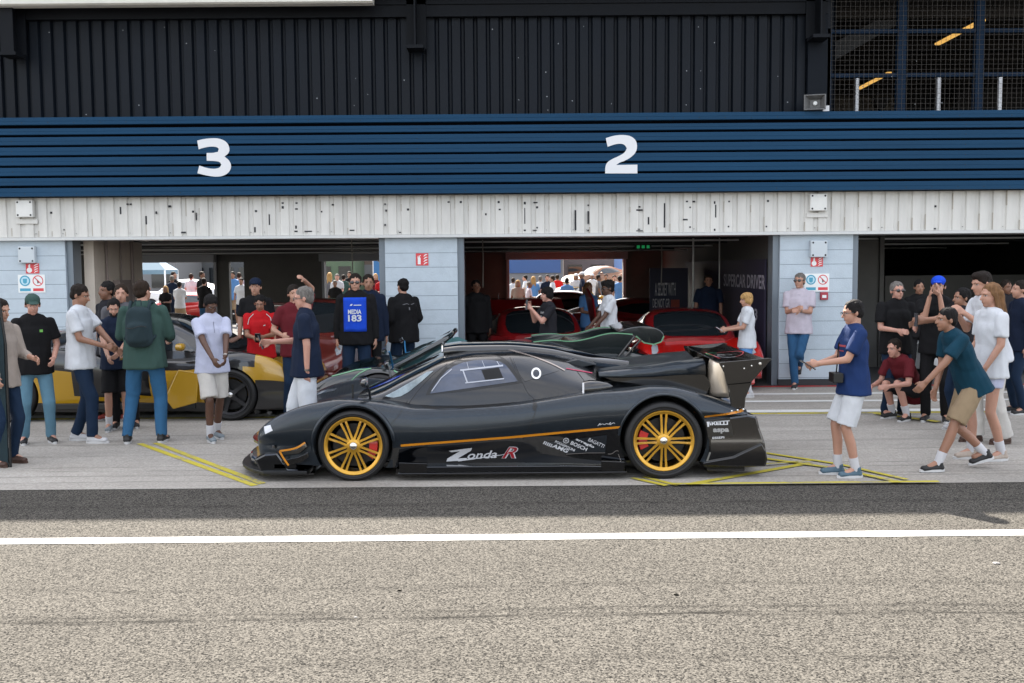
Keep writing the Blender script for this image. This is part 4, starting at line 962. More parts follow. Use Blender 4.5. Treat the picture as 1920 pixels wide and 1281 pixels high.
flat_text('ESSEPI', 1336, 823.5, 22, 4, -.988, white_vinyl, hero, HY+.01, tilt=3, bold=.02); 
q = B()
for s in (-1,): q.box(2.13, 2.2, min(s*.2, s*.66), max(s*.2, s*.66), .33, .52)
q.ob('rear_lamp_panel', mat('mesh_black', (.01, .01, .01), .6), hero, bevel=.01)
q = B(); q.prism([(2.02, .12), (2.30, .20), (2.30, .24), (2.0, .20)], -.78, .78, 'y')
for k in range(7): q.box(2.0, 2.3, -.66+k*.22, -.65+k*.22, .10, .26)
q.ob('rear_diffuser', carbon_dark, hero)
# floor + front splitter
q = B(); q.box(-2.1, 2.1, -.60, .60, .05, .10); q.box(-1.06, .95, -.92, .92, .045, .101); q.box(1.76, 2.1, -.88, .88, .05, .12); q.box(-2.3, -1.8, -.9, .9, .05, .066); q.ob('floor_pan', carbon_dark, hero)  # floor widened at middle and ends to deepen the shade beneath the car
def front_plan(x0, wmax, n=16, back=-1.85):
    P = [(back, -wmax)]
    for k in range(n+1):
        t = -1+2*k/n; P.append((x0+.36*abs(t)**3.2, wmax*t))
    P.append((back, wmax)); return P
q = B(); P = front_plan(-2.60, .97); q.prism(P, .068, .098, 'z'); q.ob('front_splitter', satin_black, hero, bevel=.006)
q = B(); P = front_plan(-2.53, .93, back=-1.95); q.prism(P, .0985, .175, 'z'); q.ob('bumper_lower', black_gloss, hero, bevel=.02)
q = B()
P = front_plan(-2.40, .86, back=-2.0); q.prism(P, .175, .31, 'z'); q.ob('bumper_grille', mat('grille_black', (.008, .008, .009), .5), hero, bevel=.02)
# upper lip/canard above the intake
q = B(); P = front_plan(-2.50, .93, back=-2.15); q.prism(P, .30, .325, 'z'); q.ob('nose_lip', carbon_dark, hero, bevel=.006)
q = B()
for s in (-1,):
    q.prism(Hs([(522, 846), (556, 842), (574, 829), (577, 838), (562, 850), (530, 853)], HY+.05), s*.90, s*.975, 'y')
    q.prism(Hs([(530, 862), (560, 856), (578, 848), (580, 856), (566, 866), (536, 872)], HY+.05), s*.90, s*.975, 'y')
q.ob('dive_plane', carbon_dark, hero, bevel=.005)
q = B()
for s in (-1,):
    for l in ([(524, 846), (555, 841.5), (572, 830)], [(524, 846), (530.5, 858), (541, 873)]):
        pts = Hs(l, HY+.02); r_ = ribbon(chaikin(pts, 2), .017); q.add([(u, s*.978, v) for u, v in r_[0]], r_[1])
q.ob('front_stripe', orange, hero, recalc=False)
q = B()
for s in (-1,): q.prism(Hs([(500, 848), (524, 846), (545, 875), (580, 880), (582, 888), (492, 884), (480, 858)], HY+.15), s*.70, s*.93, 'y')
q.ob('bumper_corner', black_gloss, hero, bevel=.02)
# headlamp slot on the hood + number sticker
lay(bvb, [tri_fill([(-2.22, -.80), (-2.05, -.76), (-1.86, -.70), (-1.88, -.66), (-2.1, -.70), (-2.24, -.76)], .03)], .004, 'top').ob('headlamp', mat('lamp_glass', (.16, .18, .2), .08, metal=.4, coat=1), hero, recalc=False, smooth=50)
lay(bvb, [tri_fill(Hs([(495, 800), (509.5, 795.5), (515, 805), (500, 812.5)], HY+.14), .02)], .004).ob('nose_sticker', white_vinyl, hero, recalc=False)
for s in (-1,):
    q = B(); x, z = -1.32, .735; q.tube([(-1.30, s*.74, .70), (-1.305, s*.78, .80), (-1.32, s*.82, .86)], .012); q.ob('mirror_stalk', black_gloss, hero, smooth=60)
    q = B(); q.lathe([(0, -.05), (.035, -.045), (.055, -.02), (.06, .01), (.0, .012)], (0, 0, 0), 'x', 14); o = q.ob('mirror', black_gloss, hero, smooth=50); o.scale = (1, 1.5, .8); o.location = (-1.33, s*.84, .88)
q = B(); q.tube([(-1.24, .05, .80), (-1.1, -.1, .90), (-.92, -.3, .99)], .009); q.ob('wiper', satin_black, hero)
q = B(); q.box(-1.49, -1.475, -.62, -.60, .70, .84); 
q.ob('tow_marker', satin_black, hero)
# carbon spine that sweeps up towards the wing
def plate(bld_, side_pts, ys, th, name, m, parent, bevel=.004, smooth=None):
    q = B(); q.prism(side_pts, ys, ys+th, 'y'); return q.ob(name, m, parent, bevel=bevel, smooth=smooth)
sp_top = [(.80, .93), (1.0, .94), (1.3, .965), (1.55, 1.0), (1.80, 1.02)]
q = B(); vs = []; fs = []
cols = [(-.66, -.10), (-.62, -.02), (-.50, .0), (-.3, -.015), (0, -.03), (.3, -.015), (.50, 0), (.62, -.02), (.66, -.10)]
for (x, z) in sp_top:
    for (yy, dz) in cols: vs.append((x, yy*(1-.12*(x-.8)), z+dz*(.4+.8*(x-.8))))
m_ = len(cols)
for i in range(len(sp_top)-1):
    for k in range(m_-1): fs.append((i*m_+k, i*m_+k+1, (i+1)*m_+k+1, (i+1)*m_+k))
q.add(vs, fs); o = q.ob('engine_cover', carbon_m, hero, smooth=45, recalc=False); md = o.modifiers.new('solid', 'SOLIDIFY'); md.thickness = .018; md.offset = -1
q = B()
for s in (-1,):
    q.prism([(.80, .90), (1.0, .90), (1.3, .90), (1.55, .92), (1.78, .93), (1.86, .80), (1.8, .70), (1.55, .74), (1.25, .80), (1.0, .82)], s*.55, s*.575, 'y')
q.ob('engine_cover_side', carbon_dark, hero, bevel=.006)
# rear fin plate leading to wing
q = B(); q.prism([(1.3, .90), (1.82, 1.01), (1.98, 1.03), (2.0, .72), (1.6, .70)], -.012, .012, 'y'); q.ob('centre_fin', carbon_dark, hero, bevel=.003)
# wing: curved section swept along y
def wing_prof(x0, z0, x1, z1, cam_, th):
    up = []; dn = []
    for k in range(9):
        t = k/8; x = x0+(x1-x0)*t; z = z0+(z1-z0)*t-cam_*math.sin(math.pi*t)
        h = th*(.35+math.sin(math.pi*min(1, t*1.1))*.65)*(1-t*.6); up.append((x, z+h/2)); dn.append((x, z-h/2))
    return up+dn[::-1]
YE = HY+.08
(xa, za), (xb, zb) = W(1352, 682, YE), W(1440, 673.5, YE)
q = B(); q.prism(wing_prof(xa-.02, za+.015, xb-.02, zb, .028, .035), -.90, .90, 'y'); q.ob('rear_wing', carbon_dark, hero, smooth=40)
for s in (-1,):
    q = B(); q.prism([W(p[0], p[1], YE) for p in ((1348, 681), (1352, 679.5), (1441, 671.5), (1447, 673), (1441, 680), (1409, 716.5), (1385, 719), (1362.5, 721), (1358, 700))], s*.905, s*.925, 'y'); o = q.ob('wing_endplate', carbon_dark, hero, bevel=.003)
    q = B()
    for (px, py) in ((1356, 687), (1395, 691), (1409, 686), (1425, 682)):
        x, z = W(px, py, YE); q.lathe([(0, s*.930), (.007 if px < 1420 else .013, s*.929), (.008 if px < 1420 else .015, s*.925)], (x, 0, z), 'y', 10)
    split_loose(q.ob('bolt', chrome, o, smooth=50))
    q = B(); q.prism([W(p[0], p[1], YE+.05) for p in ((1362, 720), (1409, 716), (1404, 728), (1397, 745), (1395, 764), (1369, 768), (1370, 760), (1368, 745), (1366, 735))], s*.86, s*.90, 'y'); q.ob('wing_strut', black_gloss, hero, bevel=.006)
    q = B()
    for px in (1372, 1383, 1394): x, z = W(px, 771-(px-1372)*.15, HY+.05); q.lathe([(0, s*.955), (.009, s*.953), (.010, s*.93)], (x, 0, z), 'y', 8)
    q.ob('rivet', chrome, hero)
# emblem ring on top of the wing
zt = lambda x: za+(zb-za)*(x-xa)/(xb-xa)-.028*math.sin(math.pi*(x-xa)/(xb-xa))+.024
def on_wing(pts, w_, m):
    r_ = ribbon(pts, w_, .02); q = B(); q.add([(u, v, zt(u)) for u, v in r_[0]], r_[1]); return q.ob('wing_emblem', m, hero, recalc=False)
ecx, ecy = (xa+xb)/2-.02, -.18
P = [(ecx+.17*math.cos(a), ecy+.26*math.sin(a)) for a in [math.pi*.15+2*math.pi*k/40 for k in range(41)]]
on_wing(P[8:22], .016, mat('emblem_green', (.02, .25, .10), .4)); on_wing(P[21:30], .014, white_vinyl); on_wing(P[29:41]+P[0:9], .016, red_vinyl)
q = B(); vs, fs = text_poly('P', 0, 0, .12, .14, bold=.02); q.add([(ecx+.06-v, ecy-.08+u, zt(ecx+.06-v)+.001) for u, v in vs], fs); q.ob('wing_emblem', mat('emblem_grey', (.2, .2, .2), .4), hero, recalc=False)
on_wing([(xa+.05, -.62), (xa+.06, -.3), (xa+.05, .1)], .02, red_vinyl)
# polished pipe shroud behind the near fender
q = B(); vs = []; fs = []
for i in range(9):
    t = i/8; z = .70+.34*t; xx = 1.86+.10*t-.10*math.sin(math.pi*t*.5)
    for k in range(9): a = math.pi*(.9+.75*k/8); vs.append((xx+.14+.15*math.cos(a), -.52+.15*math.sin(a), z))
for i in range(8):
    for k in range(8): fs.append((i*9+k, i*9+k+1, (i+1)*9+k+1, (i+1)*9+k))
q.add(vs, fs); o = q.ob('heat_shield', mat('brushed_champagne', (.72, .62, .50), .3, metal=.7), hero, smooth=60, recalc=False); md = o.modifiers.new('s', 'SOLIDIFY'); md.thickness = .012
q = B(); q.box(2.0, 2.08, -.50, -.44, .72, .98); q.box(1.55, 2.05, -.45, .45, .66, .72); q.ob('wing_mount', satin_black, hero, bevel=.01)
q = B(); q.box(2.10, 2.14, -.49, -.45, .86, .92); q.ob('red_tag', red_vinyl, hero)

finish_car(hero)
# ---------------------------------------------------------------- the other cars
def simple_car(name, label, cat, loc, rz, paint_m, roof_m=None, h=1.0, wheel_m=None, L=1.0, group=None, raised=False, lamps=True, seats=False, plate=None):
    root = empty(name, loc, rz); tag(root, label, cat, group)
    st = [(x*L, [(y, z*h if z > .3 else z) for y, z in P]) for x, P in body_st]
    me = loft(st, 60, 4, crease=(1, 3)).mesh('body', merge=1e-4)
    c = B(); wheel_cut(c, -1.43*L, .35, .33, .58, 1.3); wheel_cut(c, 1.36*L, .37, .345, .55, 1.3); me = cut(me, c, 'body'); me.shade_smooth(); me.set_sharp_from_angle(angle=math.radians(32))
    link('body', me, paint_m, root)
    cs = [(x*L, [(y, z*h) for y, z in P]) for x, P in can_st[:-1]]
    cm_ = loft(cs, 44, 5, crease=(1,)).mesh('canopy', merge=1e-4); cm_.shade_smooth(); cm_.set_sharp_from_angle(angle=math.radians(40)); link('roof', cm_, roof_m or paint_m, root)
    bc = bvh_of(cm_); bb_ = bvh_of(me)
    lay(bc, [tri_fill([(u*L, v*.97) for u, v in scr], .06)], .006, 'top').ob('windscreen', glass_dark, root, recalc=False, smooth=60)
    wp = [(-.95, .72), (-.80, .86), (-.55, .985), (-.25, 1.02), (.1, 1.01), (.45, .93), (.62, .88), (.1, .80), (-.5, .76)]
    twin(lay(bc, [tri_fill([(u*L, v*h) for u, v in wp], .05)], .006).ob('side_window', glass_dark, root, recalc=False, smooth=60))
    wm = wheel_m or mat('dark_rim', (.03, .03, .033), .35, metal=.6)
    for (x, r, z) in ((-1.43*L, .33, .33), (1.36*L, .345, .345)):
        for s in (-1, 1): add_wheel(root, x, s*.97, r, r*.78, .24, s, wm, spokes=5, double=False, caliper=red_cal, cal_ang=.4)
    b = B(); b.box(-2.1*L, 2.0*L, -.6, .6, .09, .16); b.ob('floor_pan', satin_black, root)
    b = B()
    b.prism([(-2.42*L, .10), (-2.30*L, .10), (-2.22*L, .34*h), (-2.36*L, .34*h)], -.74, .74, 'y'); b.ob('front_bumper', paint_m, root, bevel=.03)
    b = B(); b.prism([(-2.44*L, .15), (-2.40*L, .15), (-2.37*L, .29*h), (-2.40*L, .29*h)], -.5, .5, 'y'); b.ob('grille', satin_black, root, bevel=.01)
    if lamps: twin(lay(bb_, [tri_fill([(-2.20*L, -.80), (-2.02*L, -.78), (-1.82*L, -.72), (-1.86*L, -.66), (-2.08*L, -.68), (-2.22*L, -.74)], .05)], .006, 'top').ob('headlamp', mat('lamp_clear', (.35, .37, .4), .1, coat=1), root, recalc=False, smooth=50))
    q = B(); q.lathe([(0, -.04), (.05, -.03), (.065, 0), (.06, .05), (0, .06)], (0, 0, 0), 'x', 12); o = q.ob('mirror', paint_m, root, smooth=60); o.location = (-.85*L, -1.0, .80*h); o.scale = (1, 1.6, .8); twin(o)
    if plate:
        q = B(); q.box(-2.475*L, -2.45*L, -.26, .26, .30, .41); q.ob('number_plate', mat('plate_yellow_white', (.55, .55, .5), .5), root)
    if raised:
        for s in (-1, 1):   # doors swung up beside the roof, and the raised engine lid
            q = B(); q.prism([(-.9, .80), (-.45, 1.34), (.15, 1.52), (.35, 1.40), (.0, 1.12), (-.4, .80)], s*1.02, s*1.06, 'y'); q.ob('raised_door', paint_m, root, bevel=.02)
            q = B(); q.prism([(-.55, .95), (-.35, 1.22), (.08, 1.38), (.12, 1.3), (-.1, 1.12)], s*1.061, s*1.066, 'y'); q.ob('door_window', glass_dark, root)
        q = B(); q.prism([(.7, 1.05), (1.25, 1.28), (1.7, 1.30), (1.72, 1.26), (1.28, 1.23), (.75, 1.0)], -.72, .72, 'y'); q.ob('raised_engine_lid', paint_m, root, bevel=.01)
        for s in (-1, 1): q = B(); q.tube([(1.55, s*.5, .75), (1.5, s*.5, 1.4)], .012); q.ob('lid_strut', chrome, root)
    return root
def car_paint(n, c): return mat(n, c, .28, coat=1, var=.04, vs=2)
red_p = car_paint('bright_red_paint', (.42, .008, .006)); dkred = car_paint('dark_red_paint', (.22, .008, .010)); orange_p = car_paint('orange_red_paint', (.5, .05, .02)); maroon = car_paint('maroon_paint', (.13, .02, .015))
yellow_p = car_paint('yellow_paint', (.42, .235, .010)); blackp = car_paint('black_paint', (.004, .004, .005)); white_p = car_paint('white_paint', (.6, .6, .6)); bluep = car_paint('blue_paint', (.03, .12, .4)); tealglass = mat('teal_glass', (.03, .07, .075), .06, coat=1)
def at(px, py, Y): return W(px, py, Y)[0]
simple_car('sports_car', 'bright red sports car nosed out of the middle garage, right of the pit-side crowd', 'car', (at(1282, 640, 17), 17.4, .012), math.pi/2, red_p, h=1.05, roof_m=dkred)
simple_car('sports_car', 'red sports car with doors and engine lid raised, left side of the middle garage', 'car', (at(1000, 640, 18), 18.3, .012), math.pi/2+.1, dkred, h=1.05, raised=True)
simple_car('sports_car', 'dark red low car parked deep in the middle garage behind the bright red one', 'car', (at(1195, 600, 23), 23.4, .012), math.pi*.98, dkred, h=1.05)
simple_car('sports_car', 'orange red coupe seen through the middle garage near its rear doorway', 'car', (at(1062, 590, 25), 26.2, .012), math.pi/2-.15, orange_p, h=1.15, roof_m=orange_p)
simple_car('sports_car', 'maroon car with number plate standing nose out of the left garage', 'car', (at(600, 650, 16), 16.6, .012), math.pi/2-.08, maroon, h=1.25, plate=True)
yc = simple_car('sports_car', 'yellow wedge supercar with black roof behind the crowd at left', 'car', (at(268, 700, 13.4), 13.45, .004), math.pi, yellow_p, roof_m=blackp, h=1.18)
b = B(); b.prism([(-2.0, .95), (-1.98, 1.0), (-.9, 1.12), (-.9, 1.08)], .1, .12, 'y')
simple_car('parked_car', 'white car parked inside the right garage behind the walkers', 'car', (at(1925, 660, 18.0), 18.0, .012), .1, white_p, h=1.2)
for ch in yc.children:
    if ch.name.startswith('body'):
        ch.data.materials.append(blackp)
        for p in ch.data.polygons:
            c_ = p.center
            if (c_.z > .66 and c_.x > -1.75) or (-.45 < c_.x < .55 and c_.z > .30) or c_.z < .24 or (c_.x < -1.75 and c_.z < .5): p.material_index = 1
# yellow car extra: wedge side blade and black sill
q = B()
for s in (-1, 1): q.prism([(-.62, .30), (-.80, .66), (-1.06, .62), (-1.02, .24), (-.72, .16)], s*.99, s*1.01, 'y')
o = q.ob('side_blade', yellow_p, yc, bevel=.01); split_loose(o)
q = B()
for s in (-1, 1): q.prism([(-1.0, .16), (-1.0, .24), (.95, .24), (.95, .16)], s*.96, s*1.0, 'y')
o = q.ob('sill', satin_black, yc, bevel=.01); split_loose(o)

# black roadster with green piping, parked beyond the hero car
Y2 = 12.65; ox = -.15
rd = empty('open_sports_car', (ox, Y2, .004)); tag(rd, 'black open-top supercar with green piping parked beyond the racing coupe', 'car')
me = loft(body_st, 80, 4, crease=(1, 3)).mesh('body', merge=1e-4); c = B(); wheel_cut(c, -1.43, .352, .33, .58, 1.3); wheel_cut(c, 1.352, .385, .36, .55, 1.3); me = cut(me, c, 'body'); me.shade_smooth(); me.set_sharp_from_angle(angle=math.radians(32))
black_teal = mat('black_teal_carbon', (.004, .008, .009), .2, coat=1)
link('body', me, black_teal, rd); rb = bvh_of(me)
green = mat('pale_green_piping', (.13, .30, .17), .4)
P = [(-1.43+.41*math.cos(a), .33+.41*math.sin(a)) for a in [.5+2.5*k/24 for k in range(25)]]
twin(lay(rb, [ribbon(P, .013, .03)], .006).ob('green_piping', green, rd, recalc=False))
twin(lay(rb, [ribbon([(-2.05, .62), (-1.7, .71), (-1.4, .735), (-1.1, .70)], .012, .03)], .006).ob('green_piping', green, rd, recalc=False))
cst = [(x, [(y, z) for y, z in P]) for x, P in can_st[:5]]
cm_ = loft(cst, 30, 5, crease=(1,)).mesh('windscreen', merge=1e-4); cm_.shade_smooth(); cm_.set_sharp_from_angle(angle=math.radians(40)); link('windscreen', cm_, tealglass, rd)
q = B(); q.tube([(-1.30, -.72, .70), (-.95, -.74, .88), (-.68, -.66, 1.03), (-.60, -.5, 1.085), (-.585, 0, 1.11), (-.60, .5, 1.085), (-.68, .66, 1.03), (-.95, .74, .88), (-1.30, .72, .70)], .036, 10); q.ob('windscreen_frame', black_teal, rd, smooth=60)
q = B()
for s in (-1,): q.prism([(-.98, .66), (-.62, .98), (-.58, .98), (-.30, .86), (-.30, .66)], s*.76, s*.775, 'y')
twin(q.ob('side_glass', mat('pale_teal_glass', (.12, .26, .27), .08, coat=1), rd))
q = B(); q.box(-.05, .42, -.62, -.12, .55, .93); o = q.ob('seat', satin_black, rd, bevel=.08); twin(o)
f = lambda l, Y=12.06: [(a-ox, z-.004) for a, z in [W(x, y, Y) for x, y in l]]
top = [(1000, 641), (1040, 637), (1069, 641), (1100, 636), (1132, 626.5), (1152, 624), (1186, 627)]
q = B(); q.prism(f(chaikin(top, 2)+[(1192, 634), (1172, 655), (1155, 672), (1000, 672)]), -.60, -.52, 'y'); o = q.ob('rear_buttress', black_teal, rd, bevel=.012); twin(o)
r_ = ribbon(f(chaikin(top, 2)), .014); q = B(); q.add([(u, -.605, v) for u, v in r_[0]], r_[1]); twin(q.ob('green_piping', green, rd, recalc=False))
q = B(); q.prism([(.3, .66), (.45, .92), (.85, 1.0), (1.3, .95), (1.9, .80), (2.0, .6)], -.50, .50, 'y'); q.ob('engine_deck', black_teal, rd, bevel=.06)
q = B(); q.prism(f([(985, 648), (1030, 640), (1075, 654), (1035, 660)]), -.70, -.62, 'y'); twin(q.ob('air_flap', carbon_m, rd, bevel=.006))
for l in ([(1160, 668), (1190, 630)], [(1172, 668), (1202, 636)]):
    q = B(); p = f(l); q.tube([(p[0][0], -.62, p[0][1]), (p[1][0], -.62, p[1][1])], .014); twin(q.ob('wing_strut', carbon_dark, rd))
pod = [(1158, 622), (1180, 614), (1212, 611), (1236, 617), (1246, 628), (1242, 641), (1228, 646), (1210, 643), (1196, 632), (1180, 626)]
q = B(); q.prism(f(chaikin(pod+[pod[0]], 1)[:-1], 12.25), -.42, .85, 'y'); q.ob('rear_wing', black_teal, rd, bevel=.03, smooth=40)
r_ = ribbon(f([(1192, 630), (1208, 643), (1226, 646), (1240, 641), (1245, 630)], 12.22), .016); q = B(); q.add([(u, -.43, v) for u, v in r_[0]], r_[1]); q.ob('green_piping', green, rd, recalc=False)
for (x, r) in ((-1.43, .33), (1.352, .35)):
    for s in (-1, 1): add_wheel(rd, x, s*.975, r, r*.79, .26, s, mat('dark_rim', (.03, .03, .033), .35, metal=.6), caliper=red_cal, cal_ang=.3)
q = B(); q.tube([(-1.28, -.74, .70), (-1.30, -.80, .86), (-1.31, -.86, .92)], .012); twin(q.ob('mirror_stalk', mat('blue_anodised', (.01, .10, .22), .3, metal=.6), rd, smooth=60))
q = B(); q.lathe([(0, -.05), (.04, -.045), (.06, -.01), (.0, .012)], (0, 0, 0), 'x', 14); o = q.ob('mirror', black_teal, rd, smooth=50); o.scale = (1, 1.6, .7); o.location = (-1.34, -.90, .93); twin(o)
q = B(); P = front_plan(-2.52, .95); q.prism(P, .07, .2, 'z'); q.ob('front_splitter', black_teal, rd, bevel=.02)
q = B(); q.box(-2.1, 2.1, -.62, .62, .06, .12); q.ob('floor_pan', satin_black, rd)
# ---------------------------------------------------------------- people
def cone(b, p0, p1, r0, r1, e=1.0, side=None, f0=False, f1=False, n=14):
    p0 = Vector(p0); p1 = Vector(p1); d = p1-p0; L = d.length or 1e-5; d = d/L
    sd_ = Vector(side) if side is not None else d.orthogonal(); sd_ = (sd_-d*sd_.dot(d)); sd_ = sd_.normalized() if sd_.length > 1e-4 else d.orthogonal().normalized(); ot = d.cross(sd_)
    rings = []
    if f0: rings.append((0, r0))
    else:
        for k in range(1, 5): a = math.pi/2*k/4; rings.append((-r0*min(e, 1)*math.cos(a) if e < 1 else -r0*math.cos(a), r0*math.sin(a)))
    if f1: rings.append((L, r1))
    else:
        for k in range(4, 0, -1): a = math.pi/2*k/4; rings.append((L+(r1*min(e, 1) if e < 1 else r1)*math.cos(a), r1*math.sin(a)))
    vs = []
    for (t, r) in rings:
        for k in range(n): a = 2*math.pi*k/n; vs.append(p0+d*t+sd_*(r*math.cos(a))+ot*(r*e*math.sin(a)))
    m_ = len(rings); fs = [(i*n+k, i*n+(k+1) % n, (i+1)*n+(k+1) % n, (i+1)*n+k) for i in range(m_-1) for k in range(n)]
    fs += [tuple(range(n-1, -1, -1)), tuple((m_-1)*n+k for k in range(n))]
    b.add(vs, fs)
def ellipsoid(b, c, r, M=None, n=14):
    c = Vector(c); vs = []; rows = 9
    for i in range(rows+1):
        th = math.pi*(i+.0)/rows; th = max(.02, min(math.pi-.02, th))
        for k in range(n):
            a = 2*math.pi*k/n; v = Vector((r[0]*math.sin(th)*math.cos(a), r[1]*math.sin(th)*math.sin(a), r[2]*math.cos(th)))
            p = c+v
            vs.append(M @ p if M is not None else p)
    fs = [(i*n+k, (i+1)*n+k, (i+1)*n+(k+1) % n, i*n+(k+1) % n) for i in range(rows) for k in range(n)]+[tuple(range(n)), tuple(rows*n+k for k in range(n-1, -1, -1))]
    b.add(vs, fs)
def fuse(b, voxel, smooth=3, bias=0, disp=0, freq=9, seed=0, ridge=False):
    me = b.mesh('m'); o = bpy.data.objects.new('tmp', me); COL.objects.link(o)
    r = o.modifiers.new('r', 'REMESH'); r.mode = 'VOXEL'; r.voxel_size = voxel; r.adaptivity = 0
    if smooth: s = o.modifiers.new('s', 'SMOOTH'); s.factor = .5; s.iterations = smooth
    dg = bpy.context.evaluated_depsgraph_get(); out = bpy.data.meshes.new_from_object(o.evaluated_get(dg)); bpy.data.objects.remove(o); bpy.data.meshes.remove(me)
    if disp:
        off = Vector((seed*7.3, seed*3.1, seed*1.7)); nr = [v.normal.copy() for v in out.vertices]
        for v, n_ in zip(out.vertices, nr):
            p = v.co; q = Vector((p.x*freq, p.y*freq, p.z*freq*.55))+off
            a = noise.noise(q)
            if ridge: a = (1-abs(noise.noise(q*.8+Vector((p.z*2.2, 0, p.x*2)))*2.2))*.9+noise.noise(q*2.3)*.35-.5
            v.co = p+n_*(disp*a+bias)
    out.shade_smooth(); return out
def ik(a, t, l1, l2, pole):
    d = t-a; D = d.length
    if D > (l1+l2)*.998: t = a+d*((l1+l2)*.998/D); d = t-a; D = d.length
    u = d/D; x = (l1*l1-l2*l2+D*D)/(2*D); h = math.sqrt(max(0, l1*l1-x*x)); p = pole-u*pole.dot(u)
    p = p.normalized() if p.length > 1e-4 else u.orthogonal(); return a+u*x+p*h, t
SKIN = {'light': (.40, .215, .15), 'pink': (.46, .24, .18), 'tan': (.27, .135, .085), 'brown': (.085, .038, .022), 'mid': (.17, .08, .048)}
def skin(k): return mat('skin_'+k, SKIN[k], .48, var=.08, vs=9, sss=.12, bump=.05, bs=90)
HAIRC = {'black': (.006, .005, .005), 'brown': (.022, .013, .008), 'dark': (.012, .008, .006), 'grey': (.13, .12, .11), 'blond': (.38, .23, .09), 'fair': (.16, .085, .04)}
def cloth(k, c, r=.85): return mat('cloth_'+k, c, r, var=.09, vs=7, bump=.25, bs=160, spec=.2)
CL = {'white': (.52, .54, .57), 'offwhite': (.48, .46, .43), 'black': (.006, .006, .007), 'navy': (.006, .012, .03), 'blue': (.010, .028, .10), 'jeans': (.022, .075, .16), 'darkjeans': (.008, .02, .045), 'lightjeans': (.10, .20, .27), 'teal': (.004, .035, .06), 'green': (.035, .07, .06), 'beige': (.28, .24, .21), 'khaki': (.27, .20, .125), 'red': (.42, .008, .012), 'pale': (.42, .44, .56), 'pinkwhite': (.46, .42, .48), 'grey': (.10, .10, .11), 'brightblue': (.01, .06, .5), 'brightjeans': (.028, .10, .20), 'brown': (.06, .02, .015), 'maroon': (.10, .01, .015), 'skyblue': (.10, .24, .5), 'charcoal': (.014, .014, .018)}
PID = [0]
